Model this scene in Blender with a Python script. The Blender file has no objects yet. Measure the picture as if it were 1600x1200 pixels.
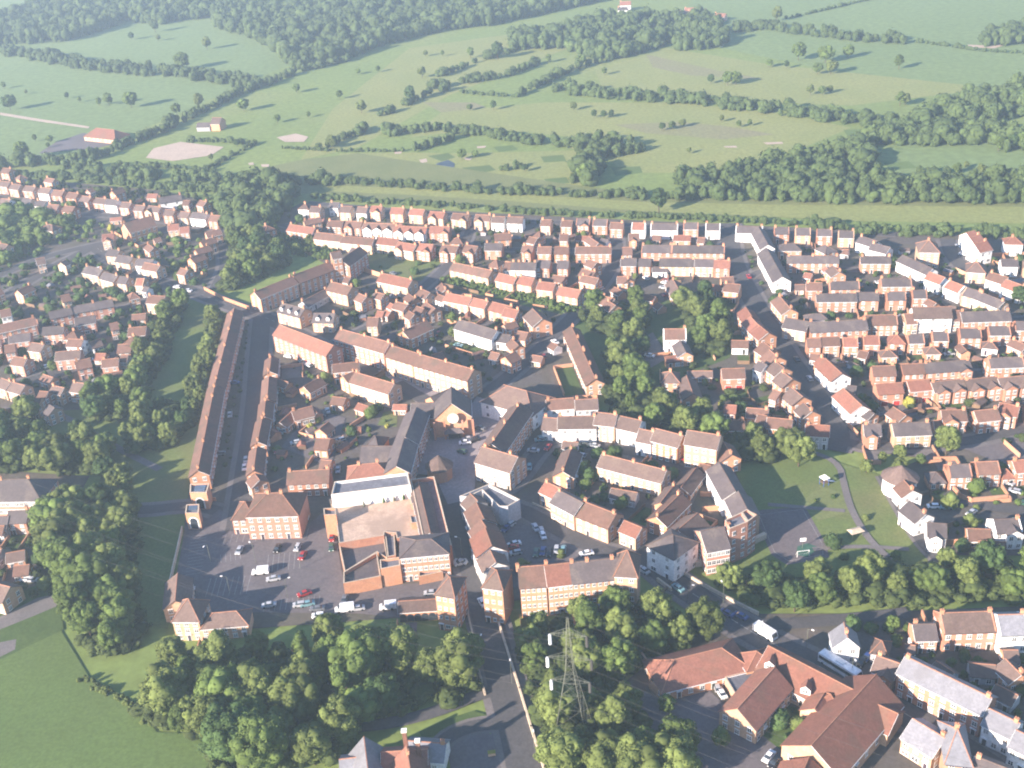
import bpy, math, random
import numpy as np
from mathutils import Vector, Matrix
random.seed(7)
rs = np.random.RandomState(11)
S = bpy.context.scene
# ------------------------------------------------------------------ camera
FPX, PITCH, ROLL, CAMH = 1750.0, math.radians(28), math.radians(4), 205.0
_F = np.array([0, math.cos(PITCH), -math.sin(PITCH)])
_R0 = np.array([1.0, 0, 0]); _U0 = np.array([0, math.sin(PITCH), math.cos(PITCH)])
_R = _R0*math.cos(ROLL)-_U0*math.sin(ROLL); _U = _U0*math.cos(ROLL)+_R0*math.sin(ROLL)
cam = bpy.data.cameras.new('camera'); camo = bpy.data.objects.new('camera', cam)
S.collection.objects.link(camo); S.camera = camo
cam.sensor_width = 36; cam.lens = FPX/1600*36; cam.clip_start = 1; cam.clip_end = 9000
M = Matrix.Identity(4)
for i in range(3):
    M[i][0] = _R[i]; M[i][1] = _U[i]; M[i][2] = -_F[i]
M[2][3] = CAMH
camo.matrix_world = M
# ------------------------------------------------------------------ light
SUN_AZ, SUN_EL = math.radians(36), math.radians(20.5)   # direction the light travels in plan; height of the sun
w = bpy.data.worlds.new('World'); S.world = w; w.use_nodes = True
nt = w.node_tree; bg = nt.nodes['Background']
sky = nt.nodes.new('ShaderNodeTexSky'); sky.sky_type = 'NISHITA'; sky.sun_disc = False
sky.sun_elevation = SUN_EL
_to = (-math.cos(SUN_AZ), -math.sin(SUN_AZ))
sky.sun_rotation = math.atan2(_to[0], _to[1])
sky.air_density = 1.7; sky.dust_density = 0.7; sky.ozone_density = 5.0
tint = nt.nodes.new('ShaderNodeMix'); tint.data_type = 'RGBA'; tint.blend_type = 'MULTIPLY'; tint.inputs[0].default_value = 1; tint.inputs[7].default_value = (.94, .98, 1.2, 1)
nt.links.new(sky.outputs[0], tint.inputs[6]); nt.links.new(tint.outputs[2], bg.inputs[0]); bg.inputs[1].default_value = 0.066
sl = bpy.data.lights.new('sun', 'SUN'); sl.energy = 5.0; sl.angle = math.radians(0.6); sl.color = (1.0, .85, .72)
so = bpy.data.objects.new('sun', sl); S.collection.objects.link(so)
ldir = Vector((math.cos(SUN_AZ)*math.cos(SUN_EL), math.sin(SUN_AZ)*math.cos(SUN_EL), -math.sin(SUN_EL)))
so.rotation_euler = ldir.to_track_quat('-Z', 'Y').to_euler(); so.location = (-400, -100, 400)
S.view_settings.view_transform = 'Standard'; S.view_settings.look = 'None'
S.view_settings.exposure = 1.97; S.view_settings.gamma = 1
HAZE = 0.00023
S.cycles.use_denoising = True
S.cycles.pixel_filter_type = 'BLACKMAN_HARRIS'; S.cycles.filter_width = 2.0
S.cycles.max_bounces = 5; S.cycles.diffuse_bounces = 3; S.cycles.volume_bounces = 1
S.cycles.transparent_max_bounces = 6
# ------------------------------------------------------------------ picture -> place
def G(x, y, z=0.0):
    d = _F*FPX+_R*(x-800)+_U*(600-y); t = (z-CAMH)/d[2]
    return Vector((d[0]*t, d[1]*t, z))
TL = {'o': (0, 0, 1), 'T1': (0, 270, 4), 'T2': (400, 270, 4), 'T3': (800, 270, 4), 'T4': (1200, 270, 4),
      'T5': (0, 550, 4), 'T6': (400, 550, 4), 'T7': (800, 550, 4), 'T8': (1200, 550, 4), 'T9': (0, 850, 4),
      'T10': (250, 830, 3.2), 'T11': (700, 850, 3.4286), 'T12': (1140, 850, 3.4286),
      'F1': (0, 0, 2.963), 'F2': (530, 0, 2.963), 'F3': (1060, 0, 2.963),
      'Z1': (0, 720, 10), 'Z2': (240, 880, 10), 'Z4': (980, 980, 5.4536), 'Z5': (1180, 1000, 6), 'Z6': (500, 1050, 4.4444),
      'Z7': (270, 720, 6.6667), 'ZS': (480, 700, 5), 'ZQ': (700, 740, 4.7059), 'ZP': (600, 560, 5.7143), 'ZE': (1020, 750, 8),
      'ZC': (1380, 940, 7.2727), 'ZD': (1400, 340, 8), 'ZB': (680, 880, 8.8889)}
def O(t, x, y):
    a = TL[t]; return a[0]+x/a[2], a[1]+y/a[2]
def GT(t, x, y, z=0.0): return G(*O(t, x, y), z)
def inside(p, poly):
    c = False; n = len(poly); x, y = p[0], p[1]; j = n-1
    for i in range(n):
        xi, yi, xj, yj = poly[i][0], poly[i][1], poly[j][0], poly[j][1]
        if (yi > y) != (yj > y) and x < (xj-xi)*(y-yi)/(yj-yi)+xi: c = not c
        j = i
    return c
# ------------------------------------------------------------------ materials
MT = {}
def mat(name, a, b=None, scale=.35, fine=3.0, rough=.9, rnd=.18, spec=.2, isl=0.0, hue=0.0, bump=0, metal=0, world=False, c=None):
    m = bpy.data.materials.new(name); m.use_nodes = True; t = m.node_tree; N = t.nodes; L = t.links
    bs = N['Principled BSDF']; bs.inputs['Roughness'].default_value = rough
    bs.inputs['Specular IOR Level'].default_value = spec; bs.inputs['Metallic'].default_value = metal
    b = b or tuple(v*.72 for v in a)
    geo = N.new('ShaderNodeNewGeometry'); tc = N.new('ShaderNodeTexCoord')
    src = geo.outputs['Position'] if world else tc.outputs['Object']
    def noise(s, d=4, r=.6):
        n = N.new('ShaderNodeTexNoise'); n.inputs['Scale'].default_value = s; n.inputs['Detail'].default_value = d
        n.inputs['Roughness'].default_value = r; L.new(src, n.inputs['Vector']); return n.outputs['Fac']
    def mr(x, lo, hi, o0, o1):
        r = N.new('ShaderNodeMapRange'); L.new(x, r.inputs[0])
        for k, v in zip((1, 2, 3, 4), (lo, hi, o0, o1)): r.inputs[k].default_value = v
        return r.outputs[0]
    def mx(f, A, B, mode='MIX'):
        x = N.new('ShaderNodeMix'); x.data_type = 'RGBA'; x.blend_type = mode
        for idx, v in ((0, f), (6, A), (7, B)):
            if hasattr(v, 'links') or hasattr(v, 'is_linked'): L.new(v, x.inputs[idx])
            elif idx == 0: x.inputs[0].default_value = v
            else: x.inputs[idx].default_value = (*v, 1)
        return x.outputs[2]
    col = mx(mr(noise(scale), .35, .65, 0, 1), a, b)
    if c: col = mx(mr(noise(scale*.31, 3), .5, .62, 0, 1), col, c)
    col2 = mx(mr(noise(fine, 2, .7), .3, .7, 0, .75), col, tuple(v*.55 for v in a))
    hs = N.new('ShaderNodeHueSaturation'); L.new(col2, hs.inputs['Color'])
    oi = N.new('ShaderNodeObjectInfo'); val = mr(oi.outputs['Random'], 0, 1, 1-rnd, 1+rnd)
    if isl:
        v2 = mr(geo.outputs['Random Per Island'], 0, 1, 1-isl, 1+isl)
        mm = N.new('ShaderNodeMath'); mm.operation = 'MULTIPLY'; L.new(val, mm.inputs[0]); L.new(v2, mm.inputs[1]); val = mm.outputs[0]
    L.new(val, hs.inputs['Value'])
    if hue:
        h = mr(oi.outputs['Random'], 0, 1, .5+hue, .5-hue); L.new(h, hs.inputs['Hue'])
    L.new(hs.outputs[0], bs.inputs['Base Color'])
    if bump:
        bm = N.new('ShaderNodeBump'); bm.inputs['Strength'].default_value = bump; L.new(noise(fine*.8), bm.inputs['Height']); L.new(bm.outputs[0], bs.inputs['Normal'])
    MT[name] = m; return m
mat('brick', (.47, .228, .148), (.37, .168, .108), .5, 2.5, c=(.40, .235, .175))
mat('orange_brick', (.56, .29, .17), (.47, .22, .13), .5, 2.5, c=(.46, .27, .18))
mat('pale_brick', (.56, .37, .245), (.47, .29, .19), .5, 2.5)
mat('pink_brick', (.50, .26, .19), (.40, .19, .13), .5, 2.5)
mat('white_render', (.86, .85, .83), (.80, .79, .77), .3, 1.5, rnd=.06)
mat('grey_render', (.42, .42, .44), (.36, .35, .36), .3, 1.5)
mat('slate', (.104, .084, .084), (.074, .060, .060), .5, 1.6, rough=.7, spec=.35, c=(.130, .105, .092))
mat('brown_tile', (.178, .102, .078), (.132, .077, .060), .5, 1.6, c=(.105, .080, .062))
mat('red_tile', (.260, .118, .085), (.20, .09, .065), .5, 1.6, c=(.19, .105, .075))
mat('grey_tile', (.155, .108, .092), (.115, .080, .070), .5, 1.6, c=(.155, .112, .090))
mat('pale_slate', (.215, .215, .235), (.165, .165, .185), .5, 1.6, rough=.6, spec=.4, c=(.16, .155, .165))
mat('lead_flat', (.17, .17, .19), (.12, .12, .14), .3, 1.2)
mat('sand_deck', (.44, .32, .24), (.36, .26, .20), .3, 1.5, c=(.28, .2, .15))
mat('stone', (.58, .48, .36), (.48, .38, .28), .4, 2)
mat('frame_white', (.82, .81, .79), (.78, .77, .74), .3, 1, rnd=.05, rough=.5)
mat('pane_dark', (.035, .045, .06), (.02, .025, .03), .5, 1, rough=.12, spec=.6)
mat('blind', (.34, .33, .31), (.28, .27, .26), .5, 1, rough=.4)
mat('curtain', (.16, .13, .12), (.12, .09, .09), .5, 1, rough=.3)
mat('skylight_glass', (.10, .13, .18), (.07, .09, .12), .5, 1, rough=.15, spec=.6)
mat('door_dark', (.07, .05, .06), (.05, .04, .05), 1, 1, rnd=.6, hue=.4, rough=.5)
mat('garage_red', (.42, .045, .04), (.36, .04, .035), 1, 1, rough=.5)
mat('terracotta', (.40, .20, .13), (.32, .155, .10), 1, 2)
mat('asphalt', (.086, .081, .083), (.068, .064, .065), .06, 1.2, world=True, rnd=0, c=(.085, .08, .085))
mat('car_park', (.140, .122, .126), (.110, .096, .101), .05, 1.2, world=True, rnd=0, c=(.13, .112, .112))
mat('paving', (.17, .15, .145), (.13, .118, .115), .12, 1.6, world=True, rnd=0)
mat('plaza', (.27, .235, .235), (.21, .185, .19), .1, 1.6, world=True, rnd=0)
mat('yard', (.120, .098, .084), (.082, .078, .052), .09, .8, world=True, rnd=.0, c=(.098, .088, .085))
mat('lawn', (.070, .105, .030), (.052, .085, .024), .15, 1.5, world=True, rnd=0)
mat('park', (.135, .168, .050), (.10, .14, .042), .06, 1.2, world=True, rnd=0, c=(.13, .13, .055))
mat('meadow', (.105, .155, .042), (.088, .138, .037), .03, 1.0, world=True, rnd=0, c=(.085, .12, .035))
mat('ground', (.175, .222, .060), (.145, .198, .054), .010, .25, world=True, rnd=0, c=(.205, .225, .075))
mat('pasture', (.158, .212, .075), (.138, .192, .068), .008, .2, world=True, rnd=0)
mat('dry_grass', (.225, .238, .080), (.19, .218, .07), .02, .4, world=True, rnd=0)
mat('heath', (.205, .190, .10), (.20, .205, .085), .02, .4, world=True, rnd=0)
mat('verge', (.165, .180, .068), (.13, .155, .055), .05, 1, world=True, rnd=0)
mat('sand', (.46, .36, .28), (.38, .30, .24), .1, 1, world=True, rnd=0)
mat('water', (.035, .045, .055), (.03, .04, .05), .1, 1, rough=.35, spec=.25, rnd=0)
mat('court', (.135, .115, .115), (.12, .10, .105), .05, 1.5, world=True, rnd=0)
mat('green_court', (.05, .12, .08), (.04, .10, .07), .1, 1, world=True, rnd=0)
mat('mark_white', (.30, .29, .29), (.22, .21, .21), .5, 2, world=True, rnd=0)
mat('bark', (.10, .075, .05), (.07, .05, .035), 1, 4)
LV = dict(scale=.22, fine=.8, isl=.32, rnd=.22, spec=.12, rough=.8)
mat('leaf_green', (.082, .118, .030), (.056, .088, .023), **LV)
mat('leaf_olive', (.100, .126, .036), (.072, .096, .027), **LV)
mat('leaf_dark', (.050, .084, .027), (.035, .062, .019), **LV)
mat('leaf_yellow', (.26, .25, .05), (.18, .19, .035), **LV)
mat('leaf_far', (.066, .096, .030), (.044, .070, .022), .03, .35, world=True, isl=.22, rnd=.1)
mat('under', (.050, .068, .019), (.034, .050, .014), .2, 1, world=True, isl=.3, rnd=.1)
mat('fence_wood', (.20, .13, .08), (.15, .10, .065), .6, 3)
for n, c in dict(silver=(.42, .43, .45), white=(.8, .8, .8), red=(.36, .02, .02), blue=(.03, .06, .2), black=(.015, .015, .018), green=(.03, .09, .06), grey=(.14, .145, .16), teal=(.16, .30, .33)).items():
    mat('paint_'+n, c, tuple(v*.95 for v in c), 1, 1, rough=.3, spec=.6, rnd=.04)
mat('tyre', (.02, .02, .02)); mat('steel', (.23, .24, .19), (.18, .19, .15), 1, 2, rough=.5, metal=.4)
mat('wire', (.10, .095, .09)); mat('insulator', (.85, .86, .88), (.8, .8, .82), 1, 1, rough=.3)
mat('play_red', (.5, .06, .04)); mat('play_blue', (.05, .12, .4))
# ------------------------------------------------------------------ mesh helper
col = S.collection
class MB:
    def __init__(s): s.v = []; s.f = []; s.m = []
    def add(s, vs, fs, mi=0):
        o = len(s.v); s.v += [tuple(v) for v in vs]; s.f += [tuple(i+o for i in f) for f in fs]; s.m += [mi]*len(fs)
    def box(s, x0, y0, z0, x1, y1, z1, mi=0):
        s.add([(x0, y0, z0), (x1, y0, z0), (x1, y1, z0), (x0, y1, z0), (x0, y0, z1), (x1, y0, z1), (x1, y1, z1), (x0, y1, z1)],
              [(0, 3, 2, 1), (4, 5, 6, 7), (0, 1, 5, 4), (1, 2, 6, 5), (2, 3, 7, 6), (3, 0, 4, 7)], mi)
    def prism(s, pts, z0, z1, mi=0, top=None):
        n = len(pts)
        ar = sum(pts[i][0]*pts[(i+1) % n][1]-pts[(i+1) % n][0]*pts[i][1] for i in range(n))
        if ar < 0: pts = pts[::-1]
        v = [(p[0], p[1], z0) for p in pts]+[(p[0], p[1], z1) for p in pts]
        s.add(v, [(i, (i+1) % n, n+(i+1) % n, n+i) for i in range(n)]+[tuple(range(n-1, -1, -1))], mi)
        s.add(v[n:], [tuple(range(n))], mi if top is None else top)
    def beam(s, a, b, r, mi=0):
        a = Vector(a); b = Vector(b); d = (b-a)
        if d.length < 1e-6: return
        q = d.normalized(); u = q.orthogonal().normalized(); w_ = q.cross(u)
        c = [u*r, w_*r, -u*r, -w_*r]
        s.add([a+k for k in c]+[b+k for k in c], [(0, 1, 5, 4), (1, 2, 6, 5), (2, 3, 7, 6), (3, 0, 4, 7), (3, 2, 1, 0), (4, 5, 6, 7)], mi)
    def mesh(s, name, mats):
        me = bpy.data.meshes.new(name); me.from_pydata(s.v, [], s.f)
        for m in mats: me.materials.append(MT[m])
        if any(s.m): me.polygons.foreach_set('material_index', s.m)
        me.update(); return me
    def build(s, name, mats, parent=None, loc=None, rz=0):
        return put(s.mesh(name, mats if isinstance(mats, (list, tuple)) else [mats]), name, parent, loc, rz)
def put(me, name, parent=None, loc=None, rz=0, sc=None):
    o = bpy.data.objects.new(name, me); col.objects.link(o)
    if parent is not None: o.parent = parent
    if loc is not None: o.location = loc
    if rz: o.rotation_euler = (0, 0, rz)
    if sc is not None: o.scale = sc
    return o
LM = []
def near(p):
    if not LM:
        for r in LMTXT.strip().split(';'):
            q = r.split(None, 2); v = G(float(q[0]), float(q[1])); LM.append((v.x, v.y, q[2].strip()))
    return min(LM, key=lambda l: (l[0]-p[0])**2+(l[1]-p[1])**2)[2]
LMTXT = '''1100 1130 the school;1230 1150 the school courtyard;600 1180 the villa;890 1150 the pylon;300 960 the corner house;420 820 the mansion;600 850 the supermarket;712 930 the square tower;640 950 the brick arcade;880 900 the long brick block;985 890 the shaded tower;1060 860 the white corner block;
1150 830 the tall block;1240 840 the sports court;1290 760 the playground;1410 760 the round house;1450 840 the white-fronted row;1550 1000 the roadside terraces;1320 1000 the white cottage;1460 1060 the pale-roofed terrace;1190 995 the lorry;60 780 the brick flats;115 775 the gazebo;305 780 the gate lodges;350 540 the causeway end;335 650 the long narrow terrace;
415 650 the narrow terrace;440 700 the lodge yards;700 640 the market hall;685 725 the kiosk;580 610 the cream terrace;480 540 the red-roofed terrace;455 485 the dormered houses;525 420 the orange tower;400 470 the causeway wall;230 345 the big barn;300 430 the road junction;120 490 the slate estate terrace;30 510 the estate road;40 600 the estate corner;190 570 the estate edge;
60 420 the old crossroads;210 290 the far garden hedge;80 310 the upper row;330 380 the stepped gables;1060 530 the white house;915 550 the diagonal terrace;970 510 the garden grove;1000 690 the white crescent;1110 700 the cream block;1170 750 the white arc;1000 740 the mews terrace;930 800 the lower street;1010 820 the little red-roofed house;1260 700 the long street's foot;
1220 500 the white curved corner;1320 490 the bent brick terrace;1455 495 the big white block;1475 390 the hipped manor;1530 385 the stepped red terrace;1380 620 the red garages;1430 670 the slate range;1150 400 the long street's head;1170 560 the gable-ended terrace;830 500 the bent lane;640 420 the tower lawn;600 480 the long high street;700 520 the arched white terrace;780 460 the hedge bank;
560 350 the railway houses;800 370 the middle lane;1050 400 the side lane;1300 400 the slate railway houses;1560 450 the slanting rows;1580 590 the last garage row;1560 760 the lower estate;60 1080 the meadow;150 1090 the clipped hedge;775 1050 the main road bridge;1130 950 the bridge road bend;1300 930 the belt path;1500 920 the belt end;165 210 the clubhouse;335 190 the lone barn;290 238 the sand arena;
690 262 the pond;975 15 the far farm;1560 60 the corner copse;920 260 the tree clump;1430 190 the angled wood;1100 200 the heath strip;560 170 the open slope;800 120 the fairway hedges;250 60 the walled clearing;1250 90 the far paddocks;250 470 the corridor top;270 560 the corridor slope;250 690 the corridor bottom;160 640 the footpath corner;40 690 the flats' wood;180 840 the lane end;150 930 the grey lane;
500 1050 the middle of the wood;380 1120 the wood's lower edge;680 1080 the villa path;950 1000 the thicket top;1000 1140 the school parking;1180 660 the shaded yards'''
LABELS = {}
def tag(o, label=None, cat=None, group=None, kind=None):
    if label and group and cat in ('tree', 'shrub', 'car', 'wall', 'fence', 'shed', 'street lamp'):
        l2 = label+', by '+near(o.location)
        if len(l2.split()) <= 16: label = l2
    if label:
        if not group:
            k = LABELS.get(label, 0); LABELS[label] = k+1
        o['label'] = label
    if cat: o['category'] = cat
    if group: o['group'] = group
    if kind: o['kind'] = kind
    return o
def empty(name, loc, rz, label, cat, group=None):
    o = put(None, name, None, loc, rz); o.empty_display_size = 1
    return tag(o, label, cat, group)
ORD = 'first second third fourth fifth sixth seventh eighth ninth tenth eleventh twelfth thirteenth fourteenth fifteenth sixteenth seventeenth eighteenth nineteenth twentieth'.split()
ORD += ['twenty-'+x for x in ORD[:9]]
# ------------------------------------------------------------------ setting: sheets
SHEET = [0]
def sheet(name, px, m, t='o', z=None):
    if z is None:
        SHEET[0] += 1; z = .01+.006*SHEET[0]
    b = MB(); pts = [GT(t, *p) for p in px]
    ar = sum(pts[i][0]*pts[i-1][1]-pts[i-1][0]*pts[i][1] for i in range(len(pts)))
    if ar > 0: pts = pts[::-1]
    b.add([(p.x, p.y, z) for p in pts], [tuple(range(len(pts)))])
    return tag(b.build(name, m), kind='structure')
ROADS = []
def strip(name, px, wd, m, z, t='o', n=None, pts=None):
    P = pts or [GT(t, *p) for p in px]
    # smooth the polyline (Chaikin)
    for _ in range(2 if len(P) > 2 else 0):
        Q = [P[0]]
        for a, b in zip(P, P[1:]): Q += [a*.75+b*.25, a*.25+b*.75]
        P = Q+[P[-1]]
    L, Rr = [], []
    for i, p in enumerate(P):
        d = (P[min(i+1, len(P)-1)]-P[max(i-1, 0)]); d.z = 0; d.normalize(); nn = Vector((-d.y, d.x, 0))
        L.append(p+nn*wd/2); Rr.append(p-nn*wd/2)
    b = MB(); k = len(P); v = [(p.x, p.y, z) for p in L]+[(p.x, p.y, z) for p in Rr]
    b.add(v, [(i, k+i, k+i+1, i+1) for i in range(k-1)])
    o = b.build(name, m); tag(o, kind='structure'); return P
def road(px, wd=6.5, t='o', pave=2.0, m='asphalt', line=False, name='road'):
    P0 = [GT(t, *p) for p in px]; i = len(ROADS)
    if pave: strip('pavement', None, wd+2*pave, 'paving', .34+.002*i, pts=P0)
    P = strip(name, None, wd, m, .44+.002*i, pts=P0)
    ROADS.append((P, wd/2+pave))
    if line:
        b = MB(); acc = 0
        for a, c in zip(P, P[1:]):
            d = c-a; L = d.length; u = d/L; nn = Vector((-u.y, u.x, 0)); s = 0
            while s < L-3:
                p, q = a+u*s, a+u*(s+2.5)
                b.add([(p+nn*.12)[:2]+(.56,), (p-nn*.12)[:2]+(.56,), (q-nn*.12)[:2]+(.56,), (q+nn*.12)[:2]+(.56,)], [(0, 1, 2, 3)]); s += 5
        if b.v: tag(b.build('road_marking', 'mark_white'), kind='structure')
    return P
def on_road(p, mg=0):
    for P, hw in ROADS:
        for a, b in zip(P, P[1:]):
            dx, dy = b.x-a.x, b.y-a.y; L2 = dx*dx+dy*dy or 1
            t = max(0, min(1, ((p[0]-a.x)*dx+(p[1]-a.y)*dy)/L2))
            if (p[0]-a.x-t*dx)**2+(p[1]-a.y-t*dy)**2 < (hw+mg)**2: return True
    return False
# ground: a gridded sheet
b = MB(); b.add([(-1900, -300, 0), (1900, -300, 0), (1900, 2600, 0), (-1900, 2600, 0)], [(0, 1, 2, 3)])
tag(b.build('ground', 'ground'), kind='structure')
# far fields
sheet('pasture', [(-150, -40), (520, -60), (560, 60), (380, 130), (300, 170), (130, 240), (-200, 270)], 'pasture')
sheet('pasture', [(1180, -90), (1750, -130), (1750, 130), (1500, 150), (1400, 150), (1300, 110), (1100, 70), (1060, 20)], 'pasture')
sheet('pasture', [(1360, 235), (1420, 222), (1600, 205), (1700, 230), (1700, 290), (1400, 275)], 'pasture')
sheet('dry_field', [(640, 75), (860, 45), (930, 60), (850, 90), (700, 150), (560, 230), (470, 250), (520, 170)], 'dry_grass')
sheet('dry_field', [(690, 175), (850, 160), (1060, 160), (1240, 180), (1330, 200), (1220, 245), (1100, 270), (980, 270), (900, 215), (760, 200), (640, 215)], 'dry_grass')
sheet('dry_field', [(930, 110), (1040, 75), (1200, 100), (1530, 135), (1520, 142), (1330, 165), (1180, 160), (940, 135)], 'dry_grass')
sheet('heath', [(960, 195), (1060, 190), (1140, 198), (1210, 210), (1130, 218), (1010, 208)], 'heath')
sheet('heath', [(1010, 85), (1120, 110), (1200, 125), (1080, 118), (1020, 105)], 'heath')
sheet('heath', [(660, 160), (740, 160), (760, 168), (690, 176)], 'heath')
sheet('golf_rough', [(530, 240), (640, 238), (700, 240), (900, 235), (910, 290), (700, 285), (540, 275)], 'dry_grass')
for p in ([(668, 244), (700, 239), (712, 246), (690, 252)], [(722, 262), (765, 258), (775, 266), (735, 274)], [(845, 245), (880, 242), (885, 252), (850, 254)],
          [(850, 280), (885, 277), (890, 286), (858, 289)], [(955, 262), (1000, 260), (1004, 270), (962, 275)], [(1318, 203), (1352, 202), (1360, 212), (1325, 214)], [(1380, 255), (1420, 252), (1432, 262), (1395, 266)],
          [(770, 230), (800, 227), (810, 234), (780, 238)]):
    sheet('golf_green', p, 'meadow')
for p in ([(655, 250), (666, 248), (668, 253), (658, 255)], [(745, 229), (760, 228), (758, 231), (746, 232)], [(616, 238), (628, 237), (627, 240), (617, 241)], [(598, 266), (606, 265), (605, 269), (599, 269)],
          [(725, 246), (738, 247), (734, 251), (727, 250)], [(892, 231), (902, 232), (900, 234)], [(388, 255), (396, 254), (397, 258), (389, 258)], [(408, 257), (421, 257), (420, 261), (409, 261)],
          [(1192, 223), (1222, 222), (1224, 225), (1198, 226)], [(1130, 229), (1150, 228), (1152, 231), (1134, 231)]):
    sheet('sand_bunker', p, 'sand')
sheet('pond', [(672, 264), (684, 255), (700, 250), (711, 256), (708, 266), (693, 273), (678, 272)], 'water')
sheet('sand_arena', [(240, 232), (282, 222), (350, 230), (330, 243), (270, 252), (228, 247)], 'sand')
sheet('sandy_yard', [(432, 215), (462, 209), (482, 214), (475, 222), (445, 222)], 'sand')
sheet('far_car_park', [(88, 222), (130, 208), (200, 220), (150, 232), (60, 240)], 'car_park')
sheet('verge', [(470, 250), (560, 240), (900, 290), (1060, 310), (1600, 318), (1700, 330), (1700, 352), (1060, 336), (740, 322), (520, 306), (440, 300), (380, 270)], 'verge')
sheet('railway_grass', [(500, 290), (640, 294), (800, 303), (1000, 316), (1200, 320), (1620, 324), (1620, 350), (1340, 346), (1180, 338), (1000, 330), (800, 315), (640, 305), (510, 299)], 'dry_grass')
sheet('far_track', [(0, 176), (60, 186), (140, 198), (138, 201), (60, 190), (0, 180)], 'sand')
sheet('far_track', [(1512, 70), (1550, 72), (1600, 58), (1600, 62), (1553, 76), (1514, 74)], 'sand')
# the town's floor
sheet('town_yards', [(-120, 265), (250, 298), (345, 318), (352, 400), (330, 452), (300, 462), (262, 468), (225, 560), (205, 612), (140, 640), (60, 645), (-150, 650)], 'yard')
sheet('town_yards', [(405, 350), (470, 318), (700, 330), (1000, 345), (1600, 372), (1750, 380), (1750, 720), (1520, 725), (1290, 700), (1240, 680), (1110, 645), (1000, 600), (935, 590), (935, 640), (1140, 700), (1195, 845), (1060, 895), (1000, 880), (1000, 895), (760, 950), (640, 965), (300, 990), (262, 960), (292, 790), (300, 730), (365, 480), (392, 490), (520, 420)], 'yard')
sheet('town_yards', [(1390, 740), (1480, 700), (1750, 690), (1750, 870), (1450, 868)], 'yard')
sheet('town_yards', [(1140, 960), (1310, 960), (1430, 955), (1800, 940), (1800, 1300), (1000, 1300), (1000, 1120), (960, 1080), (1010, 1040)], 'yard')
sheet('town_yards', [(-200, 720), (60, 740), (140, 745), (110, 800), (80, 930), (0, 950), (-200, 980)], 'yard')
sheet('green_lawn', [(570, 390), (590, 385), (700, 400), (690, 420), (660, 440), (600, 430), (568, 415)], 'park')
sheet('green_lawn', [(695, 430), (720, 432), (900, 478), (890, 495), (700, 450)], 'lawn')
sheet('green_lawn', [(880, 520), (935, 480), (1010, 480), (1140, 440), (1150, 530), (1140, 560), (1040, 600), (1000, 610), (935, 600), (925, 560)], 'lawn')
sheet('courtyard_lawn', [(590, 665), (600, 645), (622, 640), (620, 668)], 'park')
sheet('corridor_grass', [(262, 468), (300, 462), (365, 480), (300, 725), (292, 790), (275, 940), (262, 985), (180, 960), (140, 800), (160, 740), (60, 720), (60, 645), (140, 640), (205, 612), (225, 560)], 'park')
sheet('park_grass', [(1130, 700), (1240, 720), (1300, 720), (1380, 745), (1450, 868), (1460, 900), (1180, 905), (1060, 895), (1195, 845), (1150, 740)], 'park')
sheet('meadow', [(-200, 1040), (0, 1010), (95, 985), (140, 1060), (215, 1100), (245, 1145), (330, 1150), (340, 1300), (-300, 1300)], 'meadow')
sheet('verge', [(-60, 960), (85, 905), (95, 940), (100, 985), (-60, 1060)], 'lawn')
sheet('grey_lane', [(-60, 985), (0, 965), (60, 935), (92, 928), (90, 948), (50, 965), (0, 985), (-60, 1005)], 'paving')
sheet('grey_lane', [(-60, 1020), (0, 1005), (26, 1000), (24, 1016), (0, 1028), (-60, 1040)], 'paving')
sheet('sports_court', [(1178, 803), (1190, 798), (1258, 793), (1290, 850), (1296, 872), (1230, 884), (1205, 868)], 'court')
sheet('goal_area', [(1246, 855), (1262, 850), (1280, 857), (1262, 872), (1244, 868)], 'green_court')
sheet('car_park', [(292, 812), (330, 790), (400, 828), (480, 822), (520, 790), (530, 870), (540, 925), (722, 905), (728, 945), (640, 968), (560, 960), (380, 958), (300, 990), (262, 965), (278, 890)], 'car_park')
sheet('car_park', [(785, 820), (800, 808), (870, 830), (960, 880), (780, 925), (770, 870)], 'car_park')
sheet('plaza', [(640, 700), (662, 655), (720, 660), (745, 620), (800, 640), (825, 650), (745, 720), (740, 790), (700, 790), (680, 745), (636, 740)], 'plaza')
sheet('plaza', [(590, 580), (625, 572), (700, 610), (740, 640), (720, 650), (660, 640), (620, 600)], 'plaza')
sheet('car_park', [(948, 1082), (975, 1066), (1030, 1092), (1100, 1072), (1135, 1105), (1240, 1180), (1260, 1300), (1080, 1300), (1060, 1180)], 'car_park')
sheet('car_park', [(1500, 700), (1530, 660), (1700, 665), (1700, 740), (1560, 725)], 'car_park')
sheet('paved_yard', [(975, 548), (1020, 520), (1045, 560), (1010, 580)], 'paving')
sheet('paved_yard', [(1400, 600), (1450, 615), (1455, 640), (1415, 655), (1400, 640)], 'car_park')
sheet('playground', [(1250, 790), (1280, 760), (1330, 775), (1335, 800), (1280, 815)], 'verge')
sheet('garden_court', [(1190, 1150), (1225, 1100), (1300, 1140), (1240, 1190)], 'lawn')
sheet('roundel_forecourt', [(700, 1180), (715, 1150), (745, 1140), (770, 1150), (790, 1230), (710, 1230)], 'car_park')
sheet('grass_island', [(655, 1145), (700, 1125), (740, 1112), (760, 1118), (755, 1130), (700, 1148), (660, 1155)], 'lawn')
sheet('paved_yard', [(505, 640), (540, 655), (520, 720), (500, 725), (440, 700), (455, 680)], 'car_park')
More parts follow.
